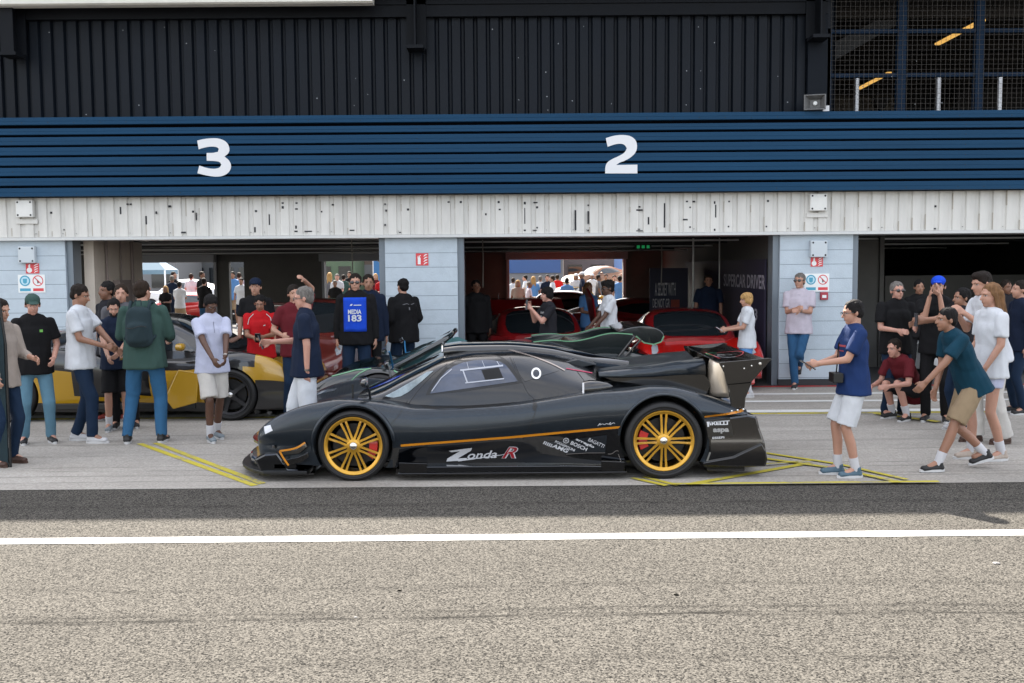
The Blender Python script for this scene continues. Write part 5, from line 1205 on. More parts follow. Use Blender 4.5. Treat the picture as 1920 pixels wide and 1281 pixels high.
def person(label, x, y, H, face=0, skn='light', hair='short', hairc='brown', top=('tee', 'white'), legs=('long', 'jeans'), shoes='white', lean=0, side=0, twist=0, hy=0, hp=0,
           hl=(-0.24, -.02, .80), hr=None, fl=(.11, 0, 0), fr=(-.11, 0, 0), hipz=None, wf=1.0, lod=0, extras=(), group=None, cat='person', curl=.45, gz=.004, zlift=0, hipoff=(0, 0), name='person'):
    """local frame: faces -y, its own left hand is +x; all pose numbers for a 1.75 m figure"""
    PID[0] += 1; sd0 = PID[0]; s = H/1.75
    hl = Vector(hl); hr = Vector(hr) if hr is not None else Vector((-hl.x, hl.y, hl.z))
    if hl.x < 0 and hr.x > 0: hl, hr = hr, hl
    hz = hipz if hipz is not None else .915
    hip = Vector((hipoff[0], hipoff[1], hz))
    R = Matrix.Rotation(side, 3, 'Y') @ Matrix.Rotation(lean, 3, 'X')     # lean>0 tips forward (-y)
    Tw = Matrix.Rotation(twist, 3, 'Z')
    up = R @ Vector((0, 0, 1)); up = Vector((up.x, up.y, up.z)); fwd = R @ Tw @ Vector((0, -1, 0)); rt = R @ Tw @ Vector((1, 0, 0))
    waist = hip+up*.16; chest = hip+up*.37; shc = hip+up*.505; nk = hip+up*.56
    up2 = (up+Vector((0, 0, 1))*.8).normalized()
    hc = nk+up2*.130+Vector((0, 0, 0))+fwd*.022
    HM = (Matrix.Translation(hc) @ (Tw.to_4x4()) @ Matrix.Rotation(hy, 4, 'Z') @ Matrix.Rotation(hp+lean*.45, 4, 'X') @ Matrix.Rotation(side*.5, 4, 'Y'))
    vox = .0088 if lod == 0 else (.013 if lod == 1 else .024)
    shl = shc+rt*.175*wf; shr = shc-rt*.175*wf
    arms = []
    for sg, sh, hd in ((1, shl, hl), (-1, shr, hr)):
        pole = Vector((sg*.35, .5, -.75))
        el, wr = ik(sh, hd, .285, .255, Tw @ pole); arms.append((sg, sh, el, wr))
    lg = []
    for sg, ft in ((1, fl), (-1, fr)):
        hj = hip+rt*.085*sg*wf+Vector((0, 0, -.01)); ank = Vector((ft[0], ft[1]+.03, .085+ft[2])); kn, an = ik(hj, ank, .43, .415, Vector((ft[0]*.4, -1, 0))); lg.append((sg, hj, kn, an, ft))
    # --- body: one continuous surface
    b = B()
    cone(b, hip+up*-.02, waist, .13*wf, .12*wf, .68, rt); cone(b, waist, chest, .12*wf, .14*wf, .68, rt); cone(b, chest, shc-up*.02, .14*wf, .09, .6, rt)
    cone(b, shl-up*.03, shr-up*.03, .036, .036); cone(b, shc+up*.0, nk+up*.02, .075, .056, .8, rt); cone(b, nk-up*.05, hc+HM.to_3x3() @ Vector((0, .018, -.07)), .058, .052)
    for (sg, sh, el, wr) in arms:
        cone(b, sh-up*.03-rt*.02*sg, sh*.6+el*.4, .034, .041); cone(b, sh*.6+el*.4, el, .041, .038); cone(b, el, wr, .037, .0255)
        d = (wr-el).normalized(); pn = Vector((-sg*.9, .1, -.2)); pn = (pn-d*pn.dot(d)).normalized(); th = d.cross(pn)*sg; 
        if th.dot(fwd) < 0: th = -th
        cone(b, wr+d*.01, wr+d*.075, .030, .036, .42, th)
        if lod < 2:
            for k, ln in enumerate((.066, .074, .070, .056)):
                base = wr+d*.085+th*(.030-.0195*k); b1 = curl*(.8+.12*k); b2 = b1+curl*1.2
                m1 = base+(d*math.cos(b1)+pn*math.sin(b1))*ln*.5; m2 = m1+(d*math.cos(b2)+pn*math.sin(b2))*ln*.5
                cone(b, base-d*.012, m1, .0095, .0085, n=8); cone(b, m1, m2, .0085, .0075, n=8)
            t0 = wr+d*.03+th*.024; t1 = t0+(d*.7+th*.65+pn*.3).normalized()*.038; t2 = t1+(d*.9+th*.1+pn*.45).normalized()*.03
            cone(b, t0, t1, .013, .010, n=8); cone(b, t1, t2, .010, .0085, n=8)
        else: cone(b, wr+d*.08, wr+d*.14, .032, .022, .5, th)
    for (sg, hj, kn, an, ft) in lg:
        kr = .036 if legs[0] in ('long', 'wide') else .048; cone(b, hj, kn, (.055 if kr < .04 else .070)*wf, kr); cone(b, kn, kn*.62+an*.38+Vector((0, .012, 0)), kr, kr+.001); cone(b, kn*.62+an*.38+Vector((0, .012, 0)), an, kr+.001, .034); cone(b, an, an+Vector((ft[0]*.15, -.10, -.045)), .034, .03)
    H3 = lambda p: HM @ Vector(p)
    ellipsoid(b, (0, .014, .028), (.073, .091, .084), HM); ellipsoid(b, (0, -.024, -.035), (.057, .062, .072), HM); ellipsoid(b, (0, -.060, -.086), (.026, .022, .022), HM)
    cone(b, H3((0, -.082, .012)), H3((0, -.103, -.026)), .008, .0125, n=8); ellipsoid(b, (0, -.079, -.055), (.024, .012, .012), HM); ellipsoid(b, (0, -.068, .026), (.05, .018, .013), HM)
    for sg in (-1, 1): ellipsoid(b, (sg*.076, .014, -.008), (.010, .019, .031), HM, 8)
    me = fuse(b, vox if lod else .0082, 2 if lod else 2)
    me.transform(Matrix.Scale(s, 4)); me.name = 'person'
    root = link(name, me, skin(skn)); root.location = (x, y, gz+zlift); root.rotation_euler = (0, 0, face); tag(root, label, cat, group)
    SM = Matrix.Scale(s, 4)
    def child(nm, bb, m, vx, sm=3, **k):
        mm = fuse(bb, vx, sm, seed=sd0, **k); mm.transform(SM); return link(nm, mm, m, root)
    # --- face
    if lod < 2:
        HI = HM.inverted(); loc = Matrix.Scale(1/s, 4); vs = [HI @ (loc @ v.co) for v in me.vertices]
        # only the head is needed for the projection (cast from the front along +y of the head)
        fidx = [tuple(p.vertices) for p in me.polygons if all(vs[i].length < .17 for i in p.vertices)]
        bh = BVHTree.FromPolygons(vs, fidx)
        def on_face(piece, nm, m, off=.0015):
            out = []
            for (u, v) in piece[0]:
                h, n_, i_, d_ = bh.ray_cast(Vector((u, -.3, v)), Vector((0, 1, 0)))
                if h is None: return
                out.append(SM @ (HM @ (h+Vector((0, -off, 0)))))
            q = B(); q.add(out, piece[1]); q.ob(nm, m, root, recalc=False)
        el_ = lambda cx, cz, rx, rz, n=10: ([(cx+rx*math.cos(2*math.pi*k/n), cz+rz*math.sin(2*math.pi*k/n)) for k in range(n)], [tuple(range(n))])
        hm_ = mat('brow_'+hairc, HAIRC[hairc], .8); eyem = mat('eye_dark', (.02, .014, .012), .2)
        for sg in (-1, 1):
            if lod == 0: on_face(el_(sg*.030, .006, .0125, .0055), 'eye_white', mat('eye_white', (.45, .43, .42), .3))
            on_face(el_(sg*.030, .006, .0058, .0052, 8), 'eye', eyem, .0025)
            on_face(([(sg*.014, .020), (sg*.030, .026), (sg*.046, .020), (sg*.046, .0235), (sg*.030, .031), (sg*.014, .026)], [(0, 1, 4, 5), (1, 2, 3, 4)]), 'eyebrow', hm_, .0025)
        sk = SKIN[skn]; on_face(([(-.021, -.058), (-.008, -.054), (.008, -.054), (.021, -.058), (.010, -.0655), (-.010, -.0655)], [tuple(range(6))]), 'mouth', mat('lips_'+skn, (sk[0]*.62, sk[1]*.40, sk[2]*.42), .5))
        if 'beard' in extras:
            q = B(); ellipsoid(q, (0, -.030, -.058), (.060, .056, .058), HM); ellipsoid(q, (0, -.05, -.084), (.034, .034, .03), HM); child('beard', q, hm_, .008, 1, disp=.003, freq=60)
            on_face(([(-.021, -.058), (-.008, -.054), (.008, -.054), (.021, -.058), (.010, -.0655), (-.010, -.0655)], [tuple(range(6))]), 'mouth', mat('lips_'+skn, (sk[0]*.62, sk[1]*.40, sk[2]*.42), .5), .006)
    # --- hair
    hm = mat('hair_'+hairc, HAIRC[hairc], .75, spec=.2, var=.35, vs=40, stretch=(1, 1, .3), bump=.5, bs=120)
    q = B(); hv = .0095 if lod < 2 else .02
    if hair in ('short', 'crop', 'curly', 'bowl', 'long', 'quiff'):
        ellipsoid(q, (0, .024, .046), (.081, .094, .080), HM); ellipsoid(q, (0, .052, -.004), (.073, .058, .070), HM)
        for sg in (-1, 1): ellipsoid(q, (sg*.070, .010, .022), (.013, .036, .034), HM, 8)
        if hair in ('curly', 'quiff'): ellipsoid(q, (0, -.012, .086), (.066, .074, .042), HM)
        if hair == 'curly': ellipsoid(q, (0, .03, .07), (.09, .095, .072), HM)
        if hair == 'bowl': ellipsoid(q, (0, .006, .052), (.086, .098, .072), HM); ellipsoid(q, (0, .04, -.03), (.080, .060, .066), HM); ellipsoid(q, (0, -.062, .046), (.058, .03, .022), HM); [ellipsoid(q, (sg*.07, .0, -.012), (.02, .045, .045), HM) for sg in (-1, 1)]
        if hair == 'long':
            for sg in (-1, 1): cone(q, H3((sg*.068, .01, .02)), H3((sg*.075, .035, -.16)), .022, .024)
            for k in range(5): xx = -.06+.03*k; cone(q, H3((xx, .07, .02)), H3((xx*1.25, .10, -.26-.03*(k % 2))), .032, .018)
        child('hair', q, hm, hv, 1, disp=.007 if hair != 'curly' else .014, freq=38)
    elif hair == 'buzz':
        ellipsoid(q, (0, .018, .036), (.0765, .0935, .081), HM); ellipsoid(q, (0, .04, .0), (.072, .066, .06), HM); child('hair', q, hm, hv, 1, disp=.002, freq=60)
    # --- garments
    lk0 = legs[0]; kind, colr = top[0], top[1]; tm = cloth(colr, CL[colr]); cv = .0115 if lod == 0 else (.016 if lod == 1 else .028)
    q = B(); a = 1.0*wf; jk = 1.08 if kind in ('jacket', 'hoodie') else 1.0
    cone(q, hip-up*(.10 if kind != 'jacket' else .12), waist, (.200 if lk0 != 'long' else .192)*a*jk, .168*a*jk, .76, rt, f0=True); cone(q, waist-up*.02, chest, .168*a*jk, .176*a*jk, .68, rt); cone(q, chest, shc+up*.0, .176*a*jk, .150*jk, .60, rt)
    cone(q, shl-up*.026-rt*.02, shr-up*.026+rt*.02, .052*jk, .052*jk); cone(q, shc-up*.01, nk+up*.010, .125, .066, .78, rt, f1=True)
    for (sg, sh, el, wr) in arms:
        if kind in ('tee', 'polo'): cone(q, sh-up*.018-rt*.012*sg, sh*.26+el*.74, .056*jk*a, .060*a, f1=True)
        elif kind == 'vest': pass
        else:
            cone(q, sh-up*.02-rt*.008*sg, el, .056*jk, .052*jk)
            end = wr if kind != 'rolled' else el*.45+wr*.55
            cone(q, el, end, .052*jk, .038*jk, f1=True)
    if kind in ('polo', 'jacket', 'hoodie'): cone(q, nk-up*.015+fwd*.006, nk+up*.035, .072, .066, .95, rt, f0=True, f1=True)
    shirt = child('shirt' if kind != 'jacket' else 'jacket', q, tm, cv, 3, bias=.005, disp=.010 if lod < 2 else 0, freq=8.5, ridge=True)
    if lod < 2 and kind in ('polo', 'jacket', 'hoodie'):
        sv = [v.co/s for v in shirt.data.vertices]; bq = BVHTree.FromPolygons(sv, [tuple(p.vertices) for p in shirt.data.polygons]); q = B()
        vs, fs = ribbon([(0, .0 if kind == 'polo' else -.42), (0, .13)], .006, .03); out = []
        for u, v in vs:
            o_ = chest+rt*u+up*v+fwd*.6; h, n_, i_, d_ = bq.ray_cast(o_, -fwd); out.append((h+fwd*.003 if h is not None else o_-fwd*.48)*s)
        q.add(out, fs); q.ob('placket', mat('seam_'+colr, tuple(c_*.35 for c_ in CL[colr]), .9), root, recalc=False)
    if lod < 2 and kind == 'tee':
        q = B(); cone(q, nk+up*.004, nk+up*.017, .068, .0655, .9, rt, f0=True, f1=True); mm = q.mesh(); mm.transform(SM); mm.shade_smooth(); link('collar', mm, cloth(top[2], CL[top[2]]) if len(top) > 2 else tm, root)
    lk, lc = legs; lm = cloth(lc, CL[lc])
    q = B(); cone(q, hip-up*.05, hip+up*.05, .140*a, .130*a, .70, rt)
    for (sg, hj, kn, an, ft) in lg:
        if lk == 'long':
            cone(q, hj, kn, .086*a, .067*a); cone(q, kn, an+Vector((0, 0, -.015)), .066*a, .058, f1=True)
        elif lk == 'wide': cone(q, hj, kn, .098*a, .085*a); cone(q, kn, an+Vector((0, 0, -.02)), .085, .085, f1=True)
        elif lk == 'shorts': cone(q, hj, hj*.06+kn*.94, .097*a, .096*a, f1=True)
        elif lk == 'mini': cone(q, hj, hj*.55+kn*.45, .095*a, .088*a, f1=True)
    child('trousers' if lk in ('long', 'wide') else 'shorts', q, lm, cv, 3, bias=-.002, disp=.008 if lod < 2 else 0, freq=9, ridge=True)
    # --- shoes
    sm_ = mat('shoe_'+shoes, {'white': (.45, .45, .46), 'black': (.008, .008, .009), 'grey': (.16, .19, .21), 'brown': (.05, .022, .014), 'beige': (.36, .30, .25), 'blue': (.06, .11, .15), 'red': (.3, .05, .04)}[shoes], .6, var=.12, vs=25)
    for (sg, hj, kn, an, ft) in lg:
        az = math.atan2(ft[0]*.9 if abs(ft[0]) < .2 else sg*.15, 1)
        F = Matrix.Translation(an) @ Matrix.Rotation(az, 4, 'Z') @ Matrix.Rotation(min(.6, ft[2]*4), 4, 'X')
        q = B(); cone(q, F @ Vector((0, .035, -.045)), F @ Vector((0, -.145, -.052)), .042, .040, .72, F.to_3x3() @ Vector((1, 0, 0))); cone(q, F @ Vector((0, .012, -.03)), F @ Vector((0, .008, .018)), .042, .043, f1=True); cone(q, F @ Vector((0, -.02, -.02)), F @ Vector((0, -.11, -.052)), .036, .033)
        so = child('shoe', q, sm_, .0085 if lod < 2 else .02, 2)
        if lod < 2:
            q = B(); pl = [(.036*math.sin(t_)*(1.18 if math.cos(t_) < 0 else 1.0), -.058+.132*math.cos(t_)*-1) for t_ in [2*math.pi*k/18 for k in range(18)]]
            q.prism(pl, -.085, -.060, 'z'); mm = q.mesh(); mm.transform(SM @ F); link('sole', mm, mat('sole_white', (.5, .5, .5), .6) if shoes != 'brown' else sm_, so)
        if lk != 'long' and lk != 'wide' and lod < 2:
            q = B(); cone(q, an+Vector((0, 0, -.01)), an*.72+kn*.28, .041, .047, f1=True); mm = q.mesh(); mm.transform(SM); mm.shade_smooth(); mm.set_sharp_from_angle(angle=.8); link('sock', mm, mat('sock_white', (.5, .5, .52), .9), root)
    # --- extras
    for ex in extras:
        if ex.startswith('cap'):
            cm2 = cloth(ex[4:], CL[ex[4:]]); q = B(); ellipsoid(q, (0, .012, .056), (.083, .099, .074), HM); ellipsoid(q, (0, -.105, .048), (.062, .062, .009), HM); child('cap', q, cm2, .0085 if lod < 2 else .02, 1)
        if ex == 'sunglasses' or ex == 'glasses':
            q = B()
            for sg in (-1, 1):
                if ex == 'sunglasses': ellipsoid(q, (sg*.033, -.090, .004), (.027, .008, .0185), HM, 10)
                else: 
                    pts = [H3((sg*.032+.024*math.cos(2*math.pi*k/12), -.094, .004+.018*math.sin(2*math.pi*k/12))) for k in range(13)]; q.tube(pts, .0022, 5)
                q.tube([H3((sg*.058, -.088, .008)), H3((sg*.077, -.03, .008)), H3((sg*.079, .02, .002))], .003, 5)
            q.tube([H3((-.012, -.096, .008)), H3((.012, -.096, .008))], .003, 5); mm = q.mesh(); mm.transform(SM); mm.shade_smooth(); mm.set_sharp_from_angle(angle=.8); link('sunglasses' if ex == 'sunglasses' else 'glasses', mm, mat('glasses_black', (.004, .004, .005), .15, coat=1), root)
        if ex == 'watch':
            sg, sh, el, wr = arms[0]; d = (wr-el).normalized(); q = B(); cone(q, wr-d*.022, wr-d*.004, .0305, .0295, f0=True, f1=True); mm = q.mesh(); mm.transform(SM); link('wrist_watch', mm, mat('watch_metal', (.3, .28, .26), .3, metal=1), root)
        if ex == 'bib':
            q = B(); c = chest+up*.0; off = fwd*.128*wf; w2, h0, h1 = .145, -.30, .135
            vs = []; nx, nz = 8, 10
            for j in range(nz+1):
                for i in range(nx+1):
                    u = -w2+2*w2*i/nx; t = h0+(h1-h0)*j/nz; vs.append(c+rt*u+up*t+fwd*(.152*wf-.55*u*u*3+.004*math.sin(u*40+t*18)))
            fs = [(j*(nx+1)+i, j*(nx+1)+i+1, (j+1)*(nx+1)+i+1, (j+1)*(nx+1)+i) for j in range(nz) for i in range(nx)]
            q.add(vs, fs); mm = q.mesh(); mm.transform(SM); mm.shade_smooth(); o = link('bib', mm, cloth('brightblue', CL['brightblue']), root); md = o.modifiers.new('s', 'SOLIDIFY'); md.thickness = .008
            for (t_, zz, hh, ww) in (('MEDIA', -.075, .058, .17), ('183', -.17, .085, .17)):
                tv, tf = text_poly(t_, -ww/2, zz, ww, hh, bold=.035); q = B(); q.add([SM @ (c+rt*u+up*v+fwd*(.164*wf-.55*u*u*3)) for u, v in tv], tf); q.ob('bib_lettering', mat('bib_white', (.55, .58, .62), .6), o, recalc=False)
            q = B(); q.add([SM @ (c+rt*u+up*v+fwd*(.164*wf-.55*u*u*3)) for u, v in [(-.06, .03), (-.035, .03), (-.02, .052), (-.045, .052)]]+[SM @ (c+rt*u+up*v+fwd*(.164*wf-.55*u*u*3)) for u, v in [(-.01, .032), (.085, .032), (.085, .043), (-.01, .043)]], [(0, 1, 2, 3), (4, 5, 6, 7)]); q.ob('bib_mark', mat('bib_white', (.55, .58, .62), .6), o, recalc=False)
    # world anchors for held things
    MW = Matrix.Translation(root.location) @ Matrix.Rotation(face, 4, 'Z') @ SM
    root_info = dict(M=MW, arms=arms, HM=HM, chest=chest, up=up, rt=rt, fwd=fwd, s=s, hip=hip, shc=shc)
    return root, root_info
def phone(info, which, lb, col=(.01, .01, .012), tilt=.6, flat=False):
    """a phone in the hand; which 0 left, 1 right, 2 between both"""
    ar = info['arms']; f = lambda a: a[3]+(a[3]-a[2]).normalized()*.095
    p = f(ar[which]) if which < 2 else (f(ar[0])+f(ar[1]))/2
    q = B(); q.box(-.037, .037, -.005, .005, -.075, .075)
    o = q.ob('phone', mat('phone_%d' % int(col[0]*999), col, .25, coat=1), bevel=.004)
    P = info['M'] @ (p+info['fwd']*.022); o.location = P; rz = math.atan2(info['fwd'].x, -info['fwd'].y)
    z = info['M'].to_euler().z+0; o.rotation_euler = (tilt, 0, z+ (0 if not flat else 0)); tag(o, lb, 'phone')
    q = B(); q.box(-.033, .033, .0051, .006, -.069, .069); q.ob('phone_screen', mat('phone_screen', (.03, .035, .045), .1, coat=1), o)
    return o
def shirt_print(root, info, pieces, m, nm='shirt_print', back=False):
    """pieces in metres of a 1.75 m figure: u across (own left +), v up from the chest centre"""
    sh = [c for c in root.children if c.name.split('.')[0] in ('shirt', 'jacket')][0]
    s = info['s']; bv_ = BVHTree.FromPolygons([v.co/s for v in sh.data.vertices], [tuple(p.vertices) for p in sh.data.polygons])
    fw = -info['fwd'] if back else info['fwd']; q = B()
    for vs, fs in pieces:
        out = []
        for u, v in vs:
            o_ = info['chest']+info['rt']*u*(-1 if back else 1)+info['up']*v+fw*.6; h, n_, i_, d_ = bv_.ray_cast(o_, -fw)
            out.append((h+fw*.004 if h is not None else o_-fw*.45)*s)
        q.add(out, fs)
    return q.ob(nm, m, root, recalc=False)
print_w = mat('print_white', (.45, .45, .45), .7); print_g = mat('print_green', (.12, .35, .06), .7); print_d = mat('print_dark', (.02, .02, .03), .7)
PI = math.pi
def hgt(px, py, Y): return W(px, py, Y)[1]-.004
def GP(px, py): return G(px, py)
LEFT, RIGHT, AWAY = -PI/2, PI/2, PI
holdp = dict(hl=(.07, -.33, 1.14), hr=(-.07, -.31, 1.13))
# ---- left group
x, y = GP(12, 872); person('person at the left photo edge in a beige top and dark jeans with brown shoes', x, y, hgt(14, 556, y), 1.2, 'light', 'short', 'dark', ('rolled', 'beige'), ('long', 'darkjeans'), 'brown', hl=(.16, -.28, 1.10), hr=(-.22, -.1, .95), hp=.2)
x, y = GP(72, 832); p_, i_ = person('person in a green cap and black tee with light jeans below the safety notice', x, y, hgt(75, 548, y), .55, 'pink', 'short', 'brown', ('tee', 'black', 'green'), ('long', 'lightjeans'), 'black', hp=.25, hl=(.18, -.20, 1.0), hr=(-.22, -.03, .86), extras=('cap_green',), fl=(.14, -.02, 0), fr=(-.14, .05, 0), wf=1.06); shirt_print(p_, i_, [tri_fill([(.05, .01), (.085, .01), (.085, .04), (.05, .04)], .02)], print_g)
x, y = GP(158, 829); p_, i_ = person('person in a plain white tee and mid blue jeans facing right, hands out in front', x, y, hgt(160, 529, y), RIGHT, 'tan', 'crop', 'dark', ('tee', 'white'), ('long', 'darkjeans'), 'white', hl=(.10, -.38, .98), hr=(-.10, -.30, 1.06), fl=(.09, .10, 0), fr=(-.09, -.16, 0), hp=.3, wf=1.06)
phone(i_, 0, 'dark phone held low by the person in the plain white tee')
x, y = GP(222, 808); p_, i_ = person('bearded person in a navy tee and black shorts behind the backpack wearer', x, y, hgt(222, 557, y), .35, 'light', 'short', 'black', ('tee', 'navy'), ('shorts', 'black'), 'grey', hl=(.05, -.33, 1.05), hr=(-.08, -.36, 1.0), hp=.35, extras=('beard',))
x, y = GP(184, 800); person('person with dark hair half hidden between the white tee and the navy tee', x-.02, y+.5, 1.80, -.6, 'mid', 'crop', 'black', ('tee', 'charcoal'), ('long', 'black'), 'red', lod=1)
person('tall brown-haired person in grey standing behind the bearded one', W(229, 600, 12.0)[0], 12.0, 1.77, .3, 'light', 'short', 'brown', ('hoodie', 'grey'), ('long', 'black'), 'black', lod=1)
x, y = GP(277, 830); p_, i_ = person('person seen from behind in a green jacket and bright blue jeans', x, y, hgt(272, 521, y), AWAY+.12, 'light', 'short', 'brown', ('jacket', 'green'), ('long', 'brightjeans'), 'black', hl=(.20, -.28, 1.10), hr=(-.20, -.30, 1.08), hy=-.5, fl=(.20, 0, 0), fr=(-.15, 0, 0), wf=1.12)
def backpack(info, lb):
    q = B(); c = info['chest']+info['up']*-.02-info['fwd']*.20; rt, up, fw = info['rt'], info['up'], info['fwd']
    cone(q, c-up*.16, c+up*.12, .145, .13, .58, rt); cone(q, c-up*.15-fw*.05, c-up*.02-fw*.06, .115, .11, .5, rt)
    mm = fuse(q, .011, 3, disp=.006, freq=9, ridge=True, seed=3); o = link('backpack', mm, cloth('slate', (.018, .032, .038))); o.matrix_world = info['M']; tag(o, lb, 'backpack')
    for sg in (-1, 1):
        q = B(); q.tube([c+rt*.09*sg+up*.14, c+rt*.10*sg+up*.235+fw*.10, info['shc']+rt*.105*sg+up*.068, info['shc']+rt*.115*sg+up*.0+fw*.135, info['chest']+rt*.13*sg-up*.1+fw*.145, c+rt*.14*sg-up*.14], .017, 8); mm = q.mesh(); mm.shade_smooth(); link('strap', mm, cloth('slate', (.018, .032, .038)), o)
    q = B(); q.tube([c-rt*.03+up*.20-fw*.0, c-rt*.03+up*.25, c+rt*.03+up*.25, c+rt*.03+up*.20], .007, 6); mm = q.mesh(); link('handle', mm, cloth('slate', (.018, .032, .038)), o)
    q = B(); q.tube([c+rt*(-.1+.02*k)+up*(-.02+.012*math.sin(k*.6))-fw*(.115-.002*abs(k-5)) for k in range(11)], .004, 5); link('zip', q.mesh(), mat('zip_dark', (.004, .004, .004), .4), o)
backpack(i_, 'slate grey backpack on the back of the person in the green jacket')
x, y = GP(402, 826); p_, i_ = person('person in a white polo shirt and white shorts looking down at hands', x, y, hgt(400, 549, y), .6, 'brown', 'crop', 'black', ('polo', 'pale'), ('shorts', 'offwhite'), 'grey', hl=(.04, -.36, .99), hr=(-.10, -.34, 1.0), hp=.55, fl=(.08, .12, 0), fr=(-.07, -.10, 0), extras=('watch',), wf=1.04)
x, y = GP(493, 775); p_, i_ = person('person in a bright red tee and black trousers, both hands on a phone', x, y, hgt(493, 550, y), .15, 'tan', 'short', 'black', ('tee', 'red', 'white'), ('long', 'black'), 'white', hp=.35, wf=1.1, fl=(.1, -.08, 0), fr=(-.07, .06, 0), **holdp)
phone(i_, 2, 'dark phone between the hands of the person in the bright red tee'); shirt_print(p_, i_, [ribbon([(s_*.17, .02), (s_*.15, .11), (s_*.09, .17)], .009, .02) for s_ in (-1, 1)]+[ribbon([(.05, .0), (.08, .01)], .012)], print_w)
person('person in a navy cap standing behind the red tee', W(481, 600, 13.9)[0], 13.9, hgt(480, 518, 13.9), .1, 'light', 'short', 'dark', ('tee', 'black'), ('long', 'black'), 'black', extras=('cap_navy',), lod=1)
x = W(576, 700, 10.15)[0]; p_, i_ = person('grey-haired person in a navy polo and white trousers striding left', x, 10.15, hgt(572, 533, 10.15), LEFT+.1, 'pink', 'crop', 'grey', ('polo', 'navy'), ('wide', 'white'), 'white', hl=(.20, .02, .82), hr=(-.12, -.36, 1.16), fl=(.10, .22, .05), fr=(-.09, -.20, 0), extras=('glasses', 'watch'), wf=1.12, hp=.15)
phone(i_, 1, 'dark phone raised by the grey-haired person', tilt=.3)
person('person with an arm raised to the head behind the grey-haired one', W(552, 600, 12.6)[0], 12.6, 1.74, .4, 'light', 'short', 'dark', ('tee', 'maroon'), ('long', 'darkjeans'), 'white', hl=(.12, -.08, 1.78), hr=(-.2, -.2, 1.1), lod=1)
p_, i_ = person('person in sunglasses and a blue lettered bib over black clothes', W(668, 600, 13.7)[0], 13.7, hgt(668, 509, 13.7), .05, 'light', 'short', 'dark', ('hoodie', 'black'), ('long', 'darkjeans'), 'black', hl=(.25, -.02, .84), extras=('sunglasses', 'bib'), wf=1.12)
person('taller dark-haired person in navy standing behind the blue bib', W(692, 600, 14.4)[0], 14.4, hgt(692, 511, 14.4), .2, 'tan', 'short', 'dark', ('hoodie', 'navy'), ('long', 'black'), 'black', lod=1)
p_, i_ = person('person in a black jacket turned away at the centre pillar', W(757, 600, 14.9)[0], 14.9, hgt(757, 519, 14.9), AWAY+.7, 'light', 'short', 'black', ('jacket', 'black'), ('long', 'darkjeans'), 'black', hl=(.18, -.16, .98), hr=(-.18, -.16, .98), wf=1.2); shirt_print(p_, i_, [ribbon([(-.10, .06), (-.03, .075), (.0, .06)], .008), ribbon([(.03, .06), (.10, .075)], .008), ribbon([(0, -.02), (0, .02)], .02)], mat('print_grey', (.12, .12, .13), .7), back=True)
# ---- middle garage
person('dark silhouette of a person just inside the left edge of the middle garage', W(893, 600, 17.0)[0], 17.0, hgt(893, 522, 17), .3, 'mid', 'short', 'black', ('hoodie', 'black'), ('long', 'black'), 'black', lod=1, wf=1.15)
p_, i_ = person('teenager with a dark mop of hair and black tee, raising a phone to the left', W(1028, 600, 14.7)[0], 14.7, hgt(1026, 535, 14.7), LEFT+.35, 'pink', 'bowl', 'black', ('tee', 'charcoal'), ('long', 'black'), 'white', hl=(.06, -.30, 1.38), hr=(-.10, -.26, 1.40), hp=.1); shirt_print(p_, i_, [text_poly('SUNNY', -.10, .02, .2, .035, bold=.03), ribbon([(-.08, -.04), (0, -.01), (.08, -.04)], .02), ribbon([(-.09, -.13), (.09, -.13)], .015)], print_w)
phone(i_, 0, 'small phone raised to the face by the teenager in the dark tee', tilt=-.1)
person('long-haired person in denim behind the person in sunglasses and white tee', W(1103, 600, 19.0)[0], 19.0, hgt(1103, 527, 19), .6, 'tan', 'long', 'fair', ('tee', 'skyblue'), ('long', 'jeans'), 'white', lod=1, hl=(.05, -.28, 1.12), hr=(-.1, -.28, 1.1))
p_, i_ = person('person with sunglasses and curly black hair in a white tee in the middle garage', W(1142, 600, 15.6)[0], 15.6, hgt(1135, 524, 15.6), LEFT+.25, 'brown', 'curly', 'black', ('tee', 'white'), ('long', 'darkjeans'), 'white', hl=(.12, -.30, .98), hr=(-.08, -.30, 1.0), extras=('sunglasses', 'watch'), hp=.12); shirt_print(p_, i_, [ribbon(chaikin([(-.06, .03), (-.03, .05), (-.06, .0), (-.03, -.03)], 1), .012)], print_d)
person('person in a navy polo and khaki shorts standing in the dark of the middle garage', W(1328, 600, 18.6)[0], 18.6, hgt(1328, 512, 18.6), -.1, 'tan', 'short', 'dark', ('polo', 'navy'), ('shorts', 'khaki'), 'black', lod=1, wf=1.1)
person('person in purple-grey standing at the right wall banner', W(1432, 640, 17.3)[0], 17.3, 1.45, .4, 'mid', 'short', 'black', ('tee', 'grey'), ('long', 'black'), 'black', lod=1)
x, y = GP(1400, 744); p_, i_ = person('fair-haired child in a white tee and pale blue shorts looking at a phone', x, y, hgt(1392, 546, y), LEFT, 'light', 'bowl', 'blond', ('tee', 'white'), ('shorts', 'skyblue'), 'white', hl=(.07, -.34, 1.12), hr=(-.06, -.34, 1.13), hp=.12)
phone(i_, 2, 'pale phone in the hands of the fair-haired child', (.4, .4, .42), tilt=1.0)
